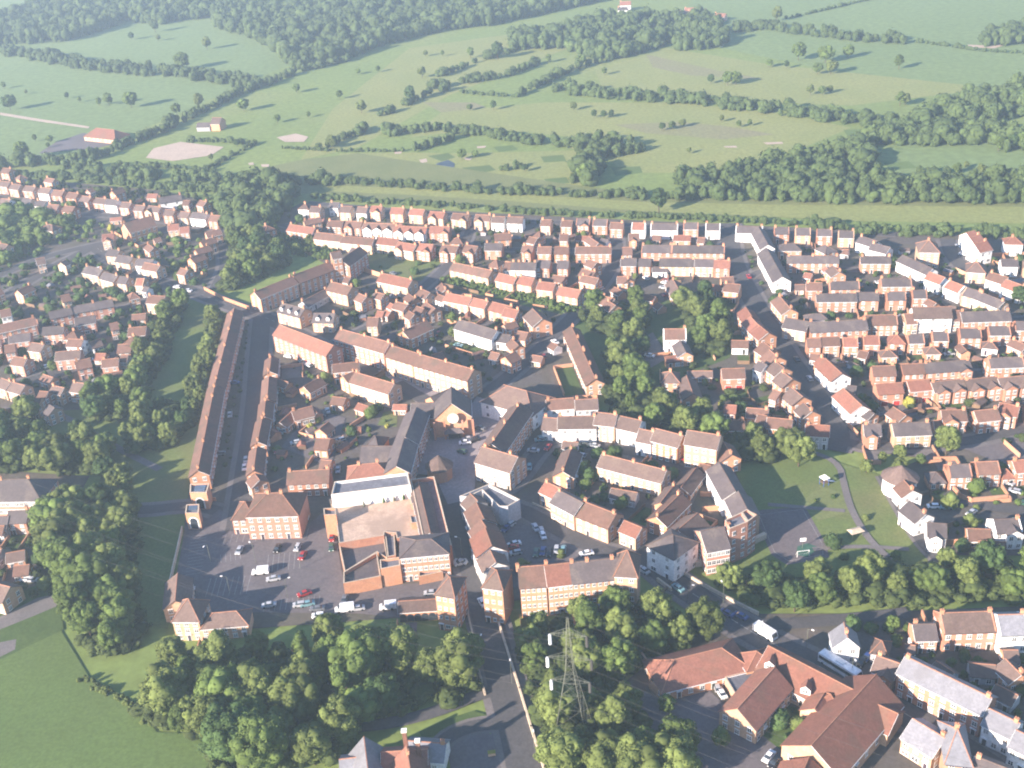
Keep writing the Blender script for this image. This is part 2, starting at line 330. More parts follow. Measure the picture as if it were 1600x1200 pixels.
# roads
road([(-60, 450), (0, 432), (60, 405), (140, 385), (200, 375), (300, 350)], 6)
road([(-60, 520), (0, 470), (60, 430), (150, 385)], 7)
road([(60, 340), (150, 335), (250, 345), (340, 358)], 5)
road([(-40, 318), (100, 325), (190, 330), (300, 352)], 5)
road([(150, 388), (190, 415), (240, 440), (300, 455), (340, 472), (400, 492), (440, 508), (530, 560), (580, 575)], 8, line=True)
road([(335, 452), (352, 420), (350, 395), (340, 360)], 5)
road([(235, 470), (180, 488), (110, 508), (30, 530), (-60, 545)], 6)
road([(-60, 625), (60, 590), (130, 572), (185, 560), (215, 530)], 5)
road([(0, 640), (60, 640), (100, 650), (180, 700), (250, 735)], 3, pave=0, m='paving', name='path')
road([(410, 492), (404, 560), (400, 640), (388, 720), (378, 790), (372, 830)], 8)
road([(150, 795), (220, 800), (300, 790), (340, 800)], 5)
road([(-60, 775), (60, 800), (150, 795)], 4)
road([(960, 360), (965, 400), (945, 440), (900, 490), (850, 540), (800, 585), (760, 615)], 6)
road([(735, 360), (720, 395), (690, 425), (650, 460), (600, 500), (540, 530), (510, 545)], 5)
road([(440, 352), (520, 372), (640, 385), (800, 392), (960, 392)], 4.5, pave=1)
road([(480, 318), (600, 328), (800, 345), (960, 352), (1140, 358), (1400, 368)], 4.5, pave=1)
road([(1140, 350), (1142, 400), (1165, 450), (1200, 510), (1240, 575), (1290, 640), (1310, 680), (1300, 705)], 9)
road([(1310, 688), (1350, 700), (1390, 700), (1500, 695), (1600, 670)], 5)
road([(1000, 400), (1140, 403)], 4, pave=1)
road([(1480, 375), (1488, 405), (1530, 440), (1600, 468), (1680, 490)], 7)
road([(1215, 530), (1300, 540), (1400, 528), (1500, 512), (1620, 500)], 6)
road([(1160, 440), (1200, 418), (1400, 425), (1470, 408)], 4, pave=1)
road([(1380, 590), (1500, 588), (1640, 578)], 5)
road([(1300, 458), (1400, 462), (1560, 478)], 4, pave=1)
road([(700, 790), (722, 830), (738, 880), (752, 930), (770, 1000), (790, 1080), (812, 1160), (830, 1260)], 8.5)
road([(740, 780), (800, 765), (845, 700), (870, 690)], 5)
road([(735, 790), (800, 790), (860, 822), (930, 860), (985, 872), (1030, 893)], 6)
road([(1010, 868), (1030, 893), (1090, 935), (1150, 975), (1210, 1010), (1290, 1048), (1340, 1078), (1420, 1120), (1500, 1170), (1600, 1240)], 8.5, line=True)
road([(1000, 880), (1020, 840), (1060, 790), (1080, 740), (1000, 710), (900, 690)], 5)
road([(1160, 980), (1260, 975), (1400, 962), (1420, 958)], 4.5, pave=0)
road([(1340, 1078), (1370, 1040), (1360, 1020)], 5, pave=0)
road([(500, 1140), (600, 1135), (680, 1115), (740, 1090), (775, 1080)], 4, pave=0)
road([(840, 1140), (760, 1130), (700, 1150), (680, 1180)], 4, pave=1)
road([(1235, 700), (1310, 720), (1320, 765), (1330, 800), (1360, 850), (1420, 900)], 2.2, pave=0, m='paving', name='path')
road([(1200, 790), (1320, 800)], 1.8, pave=0, m='paving', name='path')
road([(1270, 860), (1340, 855), (1420, 860)], 1.8, pave=0, m='paving', name='path')
road([(1380, 745), (1410, 800), (1440, 850), (1470, 880)], 3.5, pave=1)
road([(1480, 770), (1520, 790), (1600, 800)], 5, pave=0)
road([(620, 600), (660, 625), (720, 655)], 6, pave=0)
# car park bays
def bays(px0, px1, n, ln, t='o', sgn=1, z=.34):
    a = GT(t, *px0); c = GT(t, *px1); d = (c-a); u = d.normalized(); nn = Vector((-u.y, u.x, 0))*sgn; b = MB()
    for i in range(n+1):
        p = a+d*i/n; q = p+nn*ln
        b.add([(p.x-u.x*.07, p.y-u.y*.07, z), (p.x+u.x*.07, p.y+u.y*.07, z), (q.x+u.x*.07, q.y+u.y*.07, z), (q.x-u.x*.07, q.y-u.y*.07, z)], [(0, 1, 2, 3)])
    tag(b.build('parking_marking', 'mark_white'), kind='structure')
bays((354, 836), (482, 827), 13, 5, sgn=-1); bays((345, 868), (375, 862), 4, 4.5, sgn=-1); bays((420, 868), (470, 862), 6, 9, sgn=-1)
bays((290, 900), (298, 840), 12, 5, sgn=-1); bays((330, 905), (392, 900), 7, 9, sgn=-1); bays((415, 940), (500, 932), 10, 5, sgn=-1)
bays((970, 1072), (1035, 1105), 10, 5, sgn=-1); bays((1070, 1095), (1105, 1112), 5, 4.5, sgn=-1); bays((1110, 1150), (1180, 1185), 10, 5, sgn=-1)
# court lines
a = [(1186, 806), (1254, 797), (1284, 850), (1286, 868), (1232, 878), (1210, 864)]
P_ = [GT('o', *p) for p in a]; b = MB()
for p, q in zip(P_, P_[1:]+P_[:1]): b.beam((p.x, p.y, .3), (q.x, q.y, .3), .08)
tag(b.build('court_marking', 'mark_white'), kind='structure')

# ------------------------------------------------------------------ buildings
WALLM = {'b': ('brick', 'brick'), 'o': ('orange_brick', 'orange brick'), 'p': ('pale_brick', 'buff brick'), 'w': ('white_render', 'white'), 'k': ('grey_render', 'grey'), 'i': ('pink_brick', 'pinkish brick')}
ROOFM = {'s': ('slate', 'slate'), 'n': ('brown_tile', 'brown'), 'r': ('red_tile', 'red'), 'g': ('grey_tile', 'grey-brown'), 'l': ('pale_slate', 'pale slate')}
def window_mesh(wd, ht, name, pm='pane_dark'):
    b = MB()
    b.box(-wd/2, -.07, -ht/2, wd/2, .03, ht/2, 0)
    k = 2
    cw = (wd-.16*(k+1)*.8)/k
    for i in range(k):
        x0 = -wd/2+.13+i*(cw+.13)
        for z0, z1 in ((-ht/2+.12, .02), (.12, ht/2-.12)):
            b.box(x0, -.085, z0, x0+cw, -.06, z1, 1)
    b.box(-wd/2-.12, -.13, -ht/2-.14, wd/2+.12, .03, -ht/2-.005, 0)
    b.box(-wd/2-.1, -.09, ht/2+.005, wd/2+.1, .03, ht/2+.16, 0)
    return b.mesh(name, ['frame_white', pm])
WINB = [window_mesh(*a, 'window', m) for m in ('blind', 'curtain') for a in ((1.25, 1.35), (1.9, 1.3), (1.35, 1.9), (1.5, 1.1))]
WIN = [window_mesh(1.25, 1.35, 'window'), window_mesh(1.9, 1.3, 'window'), window_mesh(1.35, 1.9, 'window'), window_mesh(1.5, 1.1, 'window')]
_b = MB(); _b.box(-.6, -.07, 0, .6, .03, 2.25, 1); _b.box(-.46, -.1, .02, .46, -.06, 2.1, 0); _b.box(-.8, -.45, 2.3, .8, .03, 2.42, 1)
DOOR = _b.mesh('door', ['door_dark', 'frame_white'])
def garage_mesh(m):
    b = MB(); b.box(-1.25, -.08, 0, 1.25, .03, 2.2, 1); b.box(-1.15, -.11, .02, 1.15, -.07, 2.1, 0)
    for k in range(4): b.box(-1.12, -.13, .3+k*.5, 1.12, -.105, .33+k*.5, 0)
    return b.mesh('garage_door', [m, 'frame_white'])
GAR = garage_mesh('garage_red'); GARW = garage_mesh('frame_white')
def chimney_mesh():
    b = MB(); b.box(-.55, -.4, -1.6, .55, .4, 1.15, 0); b.box(-.65, -.5, 1.1, .65, .5, 1.32, 0)
    for x in (-.28, .28): b.prism([(x+.15*math.cos(a*math.pi/3), .15*math.sin(a*math.pi/3)) for a in range(6)], 1.3, 1.85, 1)
    return b.mesh('chimney', ['orange_brick', 'terracotta'])
CHIM = chimney_mesh()
OCC = []   # footprints (centre, angle, half length, half width)
def occupied(p, mg=0):
    for c, ca, sa, hl, hw in OCC:
        dx, dy = p[0]-c[0], p[1]-c[1]
        if abs(dx) > 90 or abs(dy) > 90: continue
        if abs(dx*ca+dy*sa) < hl+mg and abs(-dx*sa+dy*ca) < hw+mg: return True
    return False
def facade(root, mtx, A, B, zs, n, door=(), kind=0, ground=None, wide=0, sc=1.0):
    """windows along the wall from A to B (plan points); mtx = parent's inverse; outside lies towards the camera"""
    A = Vector(A).to_2d(); B = Vector(B).to_2d(); d = B-A; L = d.length; u = d/L
    nn = Vector((u.y, -u.x)); mid = (A+B)/2
    if nn.dot(Vector((0, 0))-mid) < 0: nn = -nn; A, B = B, A; u = -u
    a = math.atan2(u.y, u.x)
    if Vector((math.sin(a), -math.cos(a))).dot(nn) < 0: a += math.pi
    for zi, z in enumerate(zs):
        for i in range(n):
            p = A+u*L*(i+.5)/n
            me = WIN[kind]
            if zi == 0 and i in door: o = put(DOOR, 'door', root, mtx @ Vector((p.x, p.y, max(0, z-1.45))), a-root.rotation_euler.z); continue
            if wide and zi == 0: me = WIN[1]
            q_ = random.random()
            if q_ < .3: me = WINB[WIN.index(me)+(4 if q_ < .12 else 0)]
            put(me, 'window', root, mtx @ Vector((p.x, p.y, z)), a-root.rotation_euler.z, (sc, 1, sc) if sc != 1 else None)
def gable(root, loc, ang, L, w, e, code, pitch=33, sub='', base=0.0, win=True, chim=None, storeys=None, winn=None, endwin=True, wsc=1.0):
    """one gabled or hipped range; loc = centre of its ridge in plan (world), ang = ridge direction"""
    W, wt = WALLM[code[0]]; Rm, rt = ROOFM[code[1]]; op = code[2:]
    hip = 'h' in op; par = 'k' in op
    ca, sa = math.cos(ang), math.sin(ang)
    nx, ny = sa, -ca
    if nx*(0-loc[0])+ny*(0-loc[1]) < 0: ang += math.pi; ca, sa = -ca, -sa
    rz0 = root.rotation_euler.z; rl = root.location
    inv = Matrix.Rotation(-rz0, 4, 'Z') @ Matrix.Translation(-rl)
    def P(x, y, z): return inv @ Vector((loc[0]+x*ca-y*sa, loc[1]+x*sa+y*ca, z))
    tp = math.tan(math.radians(pitch)); rise = tp*w/2; zr = e+rise; h = L/2; hw = w/2
    hp = min(hw*.95, h*.98) if hip else 0
    pz = .28 if par else -.06
    b = MB(); v = [P(-h, -hw, base), P(h, -hw, base), P(h, hw, base), P(-h, hw, base), P(-h, -hw, e), P(h, -hw, e), P(h, hw, e), P(-h, hw, e)]
    if hip: b.add(v, [(0, 1, 5, 4), (1, 2, 6, 5), (2, 3, 7, 6), (3, 0, 4, 7), (4, 5, 6, 7)])
    else:
        v += [P(-h, 0, zr-.06), P(h, 0, zr-.06)]
        b.add(v, [(0, 1, 5, 4), (1, 2, 6, 9, 5), (2, 3, 7, 6), (3, 0, 4, 8, 7), (4, 5, 9, 8), (6, 7, 8, 9)])
        if par:
            for sx in (-1, 1):
                x0, x1 = sx*h, sx*(h-.35)
                vv = [P(x, y, z) for x in (x0, x1) for y, z in ((-hw-.05, e-.2), (-hw-.05, e+.25), (0, zr+.35), (hw+.05, e+.25), (hw+.05, e-.2))]
                b.add(vv, [(0, 1, 2, 3, 4), (9, 8, 7, 6, 5)]+[(i, 5+i, 6+i, 1+i) for i in range(4)])
    b.build(sub+'wall', W, root)
    ov = .35; oe = 0 if par else .3; th = .16
    b = MB(); ez = e-ov*tp
    if hip:
        H = h+ov; Y = hw+ov; rr = h-hp
        v = [P(-H, -Y, ez), P(H, -Y, ez), P(H, Y, ez), P(-H, Y, ez), P(-rr, 0, zr+.1), P(rr, 0, zr+.1)]
        b.add(v, [(0, 1, 5, 4), (1, 2, 5), (2, 3, 4, 5), (3, 0, 4), (3, 2, 1, 0)])
        rp = [(0, 4), (1, 5), (2, 5), (3, 4), (4, 5)]
        for i, j in rp: b.beam(v[i]+Vector((0, 0, .06)), v[j]+Vector((0, 0, .06)), .13, 1)
    else:
        H = h+oe if not par else h-.3; Y = hw+ov
        v = [P(x, y, z) for x in (-H, H) for y, z in ((-Y, ez), (0, zr), (Y, ez), (Y, ez+th), (0, zr+th), (-Y, ez+th))]
        b.add(v, [(5, 11, 10, 4), (4, 10, 9, 3), (1, 7, 6, 0), (2, 8, 7, 1), (0, 6, 11, 5), (3, 9, 8, 2), (0, 5, 4, 1), (1, 4, 3, 2), (6, 7, 10, 11), (7, 8, 9, 10)])
        b.beam(P(-H, 0, zr+th+.02), P(H, 0, zr+th+.02), .15, 1)
        if not par:
            for x in (-H, H): b.beam(P(x, -Y, ez), P(x, 0, zr), .09, 2)
    b.beam(P(-h, -Y-.05, ez), P(h, -Y-.05, ez), .09, 2)
    ro = b.build(sub+'roof', [Rm, 'terracotta' if Rm != 'slate' else 'grey_tile', 'frame_white' if random.random() < .6 else 'door_dark'], root)
    if chim is None:
        chim = [-h+.6, h-.6] if L > 11 else ([random.choice((-1, 1))*(h-.6)] if L > 5 else [])
        if L > 22: chim = [-h+.7+(L-1.4)*k/max(1, round(L/11)) for k in range(int(max(1, round(L/11)))+1)]
        if 'n' in op: chim = []
    for x in chim:
        if hip: x = max(-h+hp, min(h-hp, x))
        put(CHIM, 'chimney', ro, P(x, random.choice((0, .0, .5)), zr+.1), ang-rz0, (.85, .85, .85))
    Wd = lambda x, y: Vector((loc[0]+x*ca-y*sa, loc[1]+x*sa+y*ca, 0))
    if win:
        st = storeys or max(1, int(round((e-base)/2.75)))
        zs = [base+(e-base)*(k+.5)/st+.1 for k in range(st)]
        n = winn or max(2, int(round(L/(2.7 if loc[1] < 420 else 3.3))))
        if code[0] == 'w' and L > 9: n = max(2, int(n*.6))
        if 'z' in op:   # garage: doors only
            m = max(1, int(L/3))
            for i in range(m):
                p = Wd(-h+L*(i+.5)/m, -hw); put(GARW if 'Z' in op else GAR, 'garage_door', root, inv @ Vector((p.x, p.y, 0)), ang-rz0)
            if st > 1: facade(root, inv, Wd(-h, -hw), Wd(h, -hw), zs[1:], max(2, n-1))
        else:
            doors = set() if base > .5 else (set(range(1, n, 3)) if L > 12 else {random.randrange(n)})
            facade(root, inv, Wd(-h, -hw-(.0)), Wd(h, -hw), zs, n, doors, wide=(L < 11 and random.random() < .4), sc=wsc)
        # end gable nearest the camera side
        if endwin:
            for sx in (-1, 1):
                c = Wd(sx*h, 0); nrm = Vector((sx*ca, sx*sa, 0))
                if nrm.dot(Vector((0, 0, 0))-c) > .35*c.length and w > 5:
                    facade(root, inv, Wd(sx*h, -hw), Wd(sx*h, hw), zs, 2 if w < 9 else 3)
    # cross gables
    k = op.count('x')
    for i in range(k):
        cw = min(4.6, L/(k+.4)); cx = (-h+L*(i+.5)/k) if k > 1 else random.choice((-1, 1))*(h-cw/2-.2)
        cr = tp*cw/2; dp = 1.4
        b = MB(); y0, y1 = -hw-dp, -.2
        zc = e+cr
        v = [P(cx-cw/2, y0, 0), P(cx+cw/2, y0, 0), P(cx+cw/2, y0, e-.1), P(cx, y0, zc-.1), P(cx-cw/2, y0, e-.1)]
        v += [P(cx-cw/2, -hw+.05, 0), P(cx+cw/2, -hw+.05, 0), P(cx+cw/2, -hw+.05, e-.1), P(cx-cw/2, -hw+.05, e-.1)]
        b.add(v, [(0, 1, 2, 3, 4), (1, 6, 7, 2), (5, 0, 4, 8)]); b.build('gable_wall', W, root)
        b = MB(); ex = cw/2+.25; za = e-.25*tp+.05; yb = -hw+cw/2+.3
        v = [P(cx-ex, y0-.25, za), P(cx, y0-.25, zc+.05), P(cx+ex, y0-.25, za), P(cx-ex, -hw, za), P(cx, yb, zc+.05), P(cx+ex, -hw, za)]
        v2 = [q+Vector((0, 0, .15)) for q in v]
        b.add(v+v2, [(7, 6, 9, 10), (8, 7, 10, 11), (1, 0, 3, 4)[::-1], (2, 1, 4, 5)[::-1], (0, 1, 7, 6), (1, 2, 8, 7), (3, 0, 6, 9), (2, 5, 11, 8)]); b.build('gable_roof', Rm, root)
        p0, p1 = Wd(cx-cw/2, y0), Wd(cx+cw/2, y0)
        st = max(1, int(round(e/2.75)))
        facade(root, inv, p0, p1, [e*(q+.5)/st+.1 for q in range(st)], 1 if cw < 4 else 2)
    if 'l' in op:   # lean-to along the front
        n = max(1, int(L/7))
        for i in range(n):
            cx = -h+L*(i+.5)/n; b = MB(); lw = L/n*.32
            v = [P(cx-lw, -hw-2.2, 0), P(cx+lw, -hw-2.2, 0), P(cx+lw, -hw+.03, 0), P(cx-lw, -hw+.03, 0), P(cx-lw, -hw-2.2, 2.2), P(cx+lw, -hw-2.2, 2.2), P(cx+lw, -hw+.03, 2.9), P(cx-lw, -hw+.03, 2.9)]
            b.add(v, [(0, 1, 5, 4), (1, 2, 6, 5), (3, 0, 4, 7), (4, 5, 6, 7)]); b.build('lean_to', 'white_render', root)
    if 'd' in op:
        n = max(1, int(L/4.5))
        for i in range(n):
            cx = -h+L*(i+.5)/n; y0 = -hw+.6; z0 = e+.6*tp; b = MB()
            v = [P(cx-.8, y0, z0-.1), P(cx+.8, y0, z0-.1), P(cx+.8, y0, z0+1.3), P(cx, y0, z0+2.0), P(cx-.8, y0, z0+1.3), P(cx-.8, y0+1.8, z0+1.3), P(cx, y0+2.6, z0+2.0), P(cx+.8, y0+1.8, z0+1.3)]
            b.add(v, [(0, 1, 2, 3, 4)], 0); b.add(v, [(4, 3, 6, 5), (3, 2, 7, 6)], 1); b.add(v, [(1, 7, 2), (0, 4, 5)], 0)
            dm = b.build('dormer', ['frame_white', Rm], ro)
            p = Wd(cx, y0); put(WIN[3], 'window', dm, inv @ Vector((p.x, p.y, z0+.65)), ang-rz0, (.75, 1, .75))
    OCC.append(((loc[0], loc[1]), ca, sa, h+.6, hw+.6))
    return ro
def ridge_place(t, x1, y1, x2, y2, w_, e, pitch=33):
    z = e+math.tan(math.radians(pitch))*w_/2
    a = GT(t, x1, y1, z); c = GT(t, x2, y2, z); return (a+c)/2, math.atan2(c.y-a.y, c.x-a.x), (c-a).length
def describe(L, e, code, n_storey=None):
    W = WALLM[code[0]][1]; Rr = ROOFM[code[1]][1]
    return W, Rr
def house(t, row, label, group=None, pitch=33):
    x1, y1, x2, y2, w_, e = row[:6]; code = row[6]
    c, a, L = ridge_place(t, x1, y1, x2, y2, w_, e, pitch)
    z = 'z' in code[2:]
    nm = 'garage' if z and L < 13 else ('terrace' if L > 15 else 'house')
    if e < 3.2 and not z: nm = 'outbuilding'
    r = empty(nm, (c.x, c.y, 0), a, label, nm, group)
    gable(r, (c.x, c.y), a, L, w_, e, code, pitch, chim=[] if nm in ('garage', 'outbuilding') else None)
    return r
WK = .87
def hgroup(place, end, t, txt, w0=7.5, e0=5.2):
    """place/end describe the row; entries 'x1 y1 x2 y2 code [w] [e]' separated by ';', in order from that end"""
    rows = []
    for r in txt.split(';'):
        q = r.split()
        if not q: continue
        rows.append(([float(v) for v in q[:4]]+[(float(q[5]) if len(q) > 5 else w0)*WK, float(q[6]) if len(q) > 6 else e0, q[4]]))
    cnt = {}
    info = []
    for row in rows:
        c, a, L = ridge_place(t, *row[:6]); code = row[6]; z = 'z' in code[2:]
        nm = 'garage' if z and L < 13 else ('terrace' if L > 15 else 'house')
        if row[5] < 3.2 and not z: nm = 'outbuilding'
        info.append(nm)
    tot = {n: info.count(n) for n in info}
    for row, nm in zip(rows, info):
        i = cnt.get(nm, 0); cnt[nm] = i+1
        W, Rr = describe(0, row[5], row[6])
        o = ('only ' if tot[nm] == 1 else ORD[i]+' ')
        qw = f"{W.replace(' brick', '').replace('brick', 'red-brick')+'-walled'} {Rr}-roofed {nm}".replace('red-brick-walled', 'red-brick')
        lab = f"{qw}, {ORD[i]} from {end}, {place}" if tot[nm] > 1 else f"{qw}, {place}"
        house(t, row, lab, None if len(rows) < 3 else f"houses {place}")
def prism_part(root, t, pts, ztop, zbot, wall, top, parapet=.8, name='block', coping='stone', inset=.35, win=None, wsc=.9, pitchw=3.2):
    """flat-roofed block of a building; pts = its parapet's outline in the picture at height ztop+parapet"""
    inv = Matrix.Rotation(-root.rotation_euler.z, 4, 'Z') @ Matrix.Translation(-root.location)
    W = [GT(t, x, y, ztop+parapet) for x, y in pts]
    ar = sum(W[i-1].x*W[i].y-W[i].x*W[i-1].y for i in range(len(W)))
    if ar < 0: W = W[::-1]
    n = len(W); c = sum(W, Vector())/n
    In = []
    for i in range(n):
        p, a, q = W[i], W[i-1], W[(i+1) % n]
        d1 = (p-a).to_2d().normalized(); d2 = (q-p).to_2d().normalized(); n1 = Vector((-d1.y, d1.x)); n2 = Vector((-d2.y, d2.x))
        m = (n1+n2); k = inset/max(.35, m.length_squared/2); In.append(Vector((p.x+m.x*k*1., p.y+m.y*k*1., 0)))
    def Z(p, z): return inv @ Vector((p.x, p.y, z))
    zt = ztop+parapet
    b = MB(); v = [Z(p, zbot) for p in W]+[Z(p, zt) for p in W]+[Z(p, zt) for p in In]+[Z(p, ztop) for p in In]
    R_ = range(n)
    b.add(v, [(i, (i+1) % n, n+(i+1) % n, n+i) for i in R_]); b.add(v, [(n+i, n+(i+1) % n, 2*n+(i+1) % n, 2*n+i) for i in R_], 1)
    b.add(v, [(2*n+i, 2*n+(i+1) % n, 3*n+(i+1) % n, 3*n+i) for i in R_])
    o = b.build(name+'_wall' if name else 'wall', [wall, coping], root)
    b = MB(); b.add([Z(p, ztop) for p in In], [tuple(R_)]); b.build(name+'_roof' if name else 'roof', top, root)
    for i in R_:
        p, q = W[i], W[(i+1) % n]; OCC.append((((p.x+q.x)/2, (p.y+q.y)/2), (q.x-p.x)/(q-p).length, (q.y-p.y)/(q-p).length, (q-p).length/2, 3))
    OCC.append(((c.x, c.y), 1, 0, 6, 6))
    if win:
        for i in R_:
            p, q = W[i], W[(i+1) % n]; d = (q-p); nn = Vector((d.y, -d.x)).normalized(); mid = (p+q)/2
            if d.length > 4 and nn.dot(-mid.to_2d().normalized()) > .25: facade(root, inv, p, q, win, max(2, int(d.length/pitchw)), sc=wsc)
    return [Vector((p.x, p.y, 0)) for p in W]
def rootfor(name, t, x, y, label, cat, z=0, group=None):
    p = GT(t, x, y, z); return empty(name, (p.x, p.y, 0), 0, label, cat, group)
def fac(root, t, x1, y1, x2, y2, z, zs, n, **k):
    inv = Matrix.Rotation(-root.rotation_euler.z, 4, 'Z') @ Matrix.Translation(-root.location)
    facade(root, inv, GT(t, x1, y1, z), GT(t, x2, y2, z), zs, n, **k)
def gpart(root, t, x1, y1, x2, y2, w_, e, code, pitch=33, sub='', **k):
    c, a, L = ridge_place(t, x1, y1, x2, y2, w_, e, pitch)
    return gable(root, (c.x, c.y), a, L, w_, e, code, pitch, sub, **k)
def pyramid(root, t, x, y, zap, r_, e, wall, rf, n=8, zb=0, sub=''):
    """tower with a pointed roof; x,y = its tip in the picture at height zap"""
    p = GT(t, x, y, zap); inv = Matrix.Translation(-root.location)
    pts = [(p.x+r_*math.cos(math.pi*2*(i+.5)/n), p.y+r_*math.sin(math.pi*2*(i+.5)/n)) for i in range(n)]
    b = MB(); b.prism([(inv @ Vector((*q, 0))).to_2d() for q in pts], zb, e); b.build(sub+'wall', wall, root)
    b = MB(); P2 = [inv @ Vector((p.x+(q[0]-p.x)*1.15, p.y+(q[1]-p.y)*1.15, e-.15)) for q in pts]; ap = inv @ Vector((p.x, p.y, zap))
    b.add(P2+[ap], [(i, (i+1) % n, n) for i in range(n)]+[tuple(range(n-1, -1, -1))])
    OCC.append(((p.x, p.y), 1, 0, r_, r_)); return b.build(sub+'roof', rf, root)
def garden_wall(t, px, h, label, m='orange_brick', name='garden_wall', th=.3, cat='wall', group=None, pts=None):
    P = pts or [GT(t, *p) for p in px]; c = sum(P, Vector())/len(P); b = MB()
    for a, q in zip(P, P[1:]):
        d = (q-a).normalized(); nn = Vector((-d.y, d.x, 0))*th/2; a2 = a-c-d*th*.5; q2 = q-c+d*th*.5
        v = [a2+nn, a2-nn, q2-nn, q2+nn]; b.add([(p.x, p.y, 0) for p in v]+[(p.x, p.y, h) for p in v], [(0, 1, 5, 4), (1, 2, 6, 5), (2, 3, 7, 6), (3, 0, 4, 7), (4, 5, 6, 7)])
    return tag(b.build(name, m, None, (c.x, c.y, 0)), label, cat, group)

# ------------------------------------------------------------------ rows of houses
hgroup('upper row by the far hedge', 'the picture edge', 'T1', '''-70 42 -10 48 bg; -2 52 62 58 bg; 75 70 130 76 pg; 160 82 222 87 bg; 255 92 320 98 wg; 338 108 402 114 bn; 430 122 492 130 bn; 515 145 570 152 bg; 600 157 665 162 bg; 670 165 745 172 wk; 764 183 820 188 bg; 850 202 905 206 bg; 930 206 1005 214 pgx; 1035 230 1095 233 bg; 1130 242 1188 247 pg; 1205 247 1300 256 ws; 1318 264 1375 269 on'''.replace(' wk;', ' ws;'))
hgroup('behind the upper row', 'the picture edge', 'T1', '''20 -30 70 -26 bn; 105 20 150 8 ogh 7; 290 32 340 40 on 6; 545 105 575 95 bn 6; 700 112 760 92 on; 990 158 1130 136 ws 8; 1148 174 1186 174 bn 6; 1250 172 1290 182 on 7; 925 133 985 133 or 6 2.6''')
hgroup('second row by the picture edge', 'the picture edge', 'T1', '''-60 150 -10 155 pg; 8 162 66 167 wg; 146 157 200 162 ps; 234 172 292 178 ws; 305 197 368 202 bn; 405 207 468 214 bn''')
hgroup('old streets round the barn', 'the picture edge', 'T1', '''270 318 350 330 pgh; 0 440 50 450 pg; 640 388 708 380 prx 8; 775 318 940 272 on 14 6; 1050 327 1115 320 pr; 1125 343 1180 337 pr; 925 445 960 470 on 6; 1285 372 1375 352 on 7 5; 1255 428 1340 404 on 7 5; 1222 480 1305 455 on 7 5; 1190 530 1265 502 on 8 5; 1130 595 1175 605 on 7; 960 415 1000 405 bn 5 2.8; 690 285 760 278 or 4 2.6''')
hgroup('beside the curving main road', 'the picture edge', 'T1', '''225 540 275 530 pg; 380 560 410 545 pg 6; 540 582 640 602 ps 8 5.6; 652 620 735 642 ps 8; 750 647 806 652 ps; 855 662 905 662 prk; 680 478 750 484 ps; 740 515 830 528 ps; 862 537 960 543 ws; 905 562 1000 578 pn; 800 755 860 742 onh 7; 930 767 1032 772 pn 8 6; 905 712 930 718 ws 5 3.4''')
hgroup('estate below the main road', 'the picture edge', 'T1', '''-60 740 0 720 pn; 110 735 190 700 on 7; 380 770 430 758 pn; 305 872 440 842 ns'''.replace(' ns', ' is')+'''; 442 838 590 812 is; 592 812 700 792 is; -60 965 215 905 in 8; 468 912 590 892 is; 270 968 400 957 is; 60 1018 185 1002 is; 415 990 500 990 inh 8; 430 1040 520 1042 wn 7; 200 1062 275 1072 pg; 350 1122 500 1107 ig 8; 826 888 908 880 on 6 2.6; 685 945 730 935 on 7; 805 970 912 962 in 8; 790 1015 880 1022 inh 9; 740 1075 820 1070 on 8 3; 0 862 60 850 wn; 30 1080 90 1070 in; 90 1150 170 1160 in; 560 1060 620 1040 wg 7 3; 600 1130 660 1130 or 6 2.6; -60 1050 0 1040 in''')
hgroup('estate edge by the wooded corridor', 'the main road', 'T5', '''700 130 760 120 on 7; 470 60 560 40 in 8; 640 140 700 130 pn 6 2.6; 460 190 550 200 og 8; 330 210 400 225 pg 6; 10 165 70 185 pg; 80 190 155 210 pg; 180 290 250 290 pg; 270 140 330 160 on 6 3; 100 60 170 70 on 6 3; 250 245 300 250 in 7; 305 330 340 350 ps 7 5; 640 50 740 40 in 7; 760 20 800 20 pn 6''')
BACK = 'back row along the railway'
hgroup('detached, '+BACK, 'the dark wood', 'T2', '''275 192 338 194 wgh 7.5 6; 345 211 407 213 pg; 468 184 520 186 ws 7; 532 209 600 211 pg; 637 213 698 215 wg; 722 208 788 209 prx; 849 218 927 221 pr; 967 226 1052 231 pr; 1090 242 1180 248 prx; 1232 254 1330 260 pnx; 1375 262 1466 266 pnx; 1480 273 1555 276 wg; 1576 275 1670 278 wg''')
hgroup('white-gabled, '+BACK, 'the side lane', 'T3', '''186 293 245 295 pn; 312 298 378 300 bn; 405 288 490 290 bskx; 508 291 600 293 bsk; 618 311 695 313 bn; 750 313 836 315 wrk; 868 318 1038 319 wsk; 1072 313 1165 313 bsk; 1210 319 1302 319 wsk; 1400 334 1568 338 wsk''')
hgroup('last stretch, '+BACK, 'the long street', 'T4', '''38 342 132 342 bsk; 170 347 266 347 psk; 304 353 402 354 bsk; 440 364 539 366 psk; 580 396 690 430 ws; 655 440 762 466 ws; 940 420 1070 422 pgh 13 8; 1480 400 1590 402 wrh 8 6; 65 442 208 442 osh 8 4.5; 330 440 395 470 osh; 448 478 505 480 wn 5 2.8''')
ROW2 = 'garden row behind the railway houses'
hgroup(ROW2, 'the dark wood', 'T2', '''40 320 88 340 onh 8; 300 300 400 280 pn 6; 455 300 545 304 bn; 566 302 664 308 bnx; 678 312 868 321 wnxxx; 872 331 1068 342 wrxxx; 1090 336 1210 336 brx; 1222 402 1300 405 onh; 1490 385 1590 376 on''')
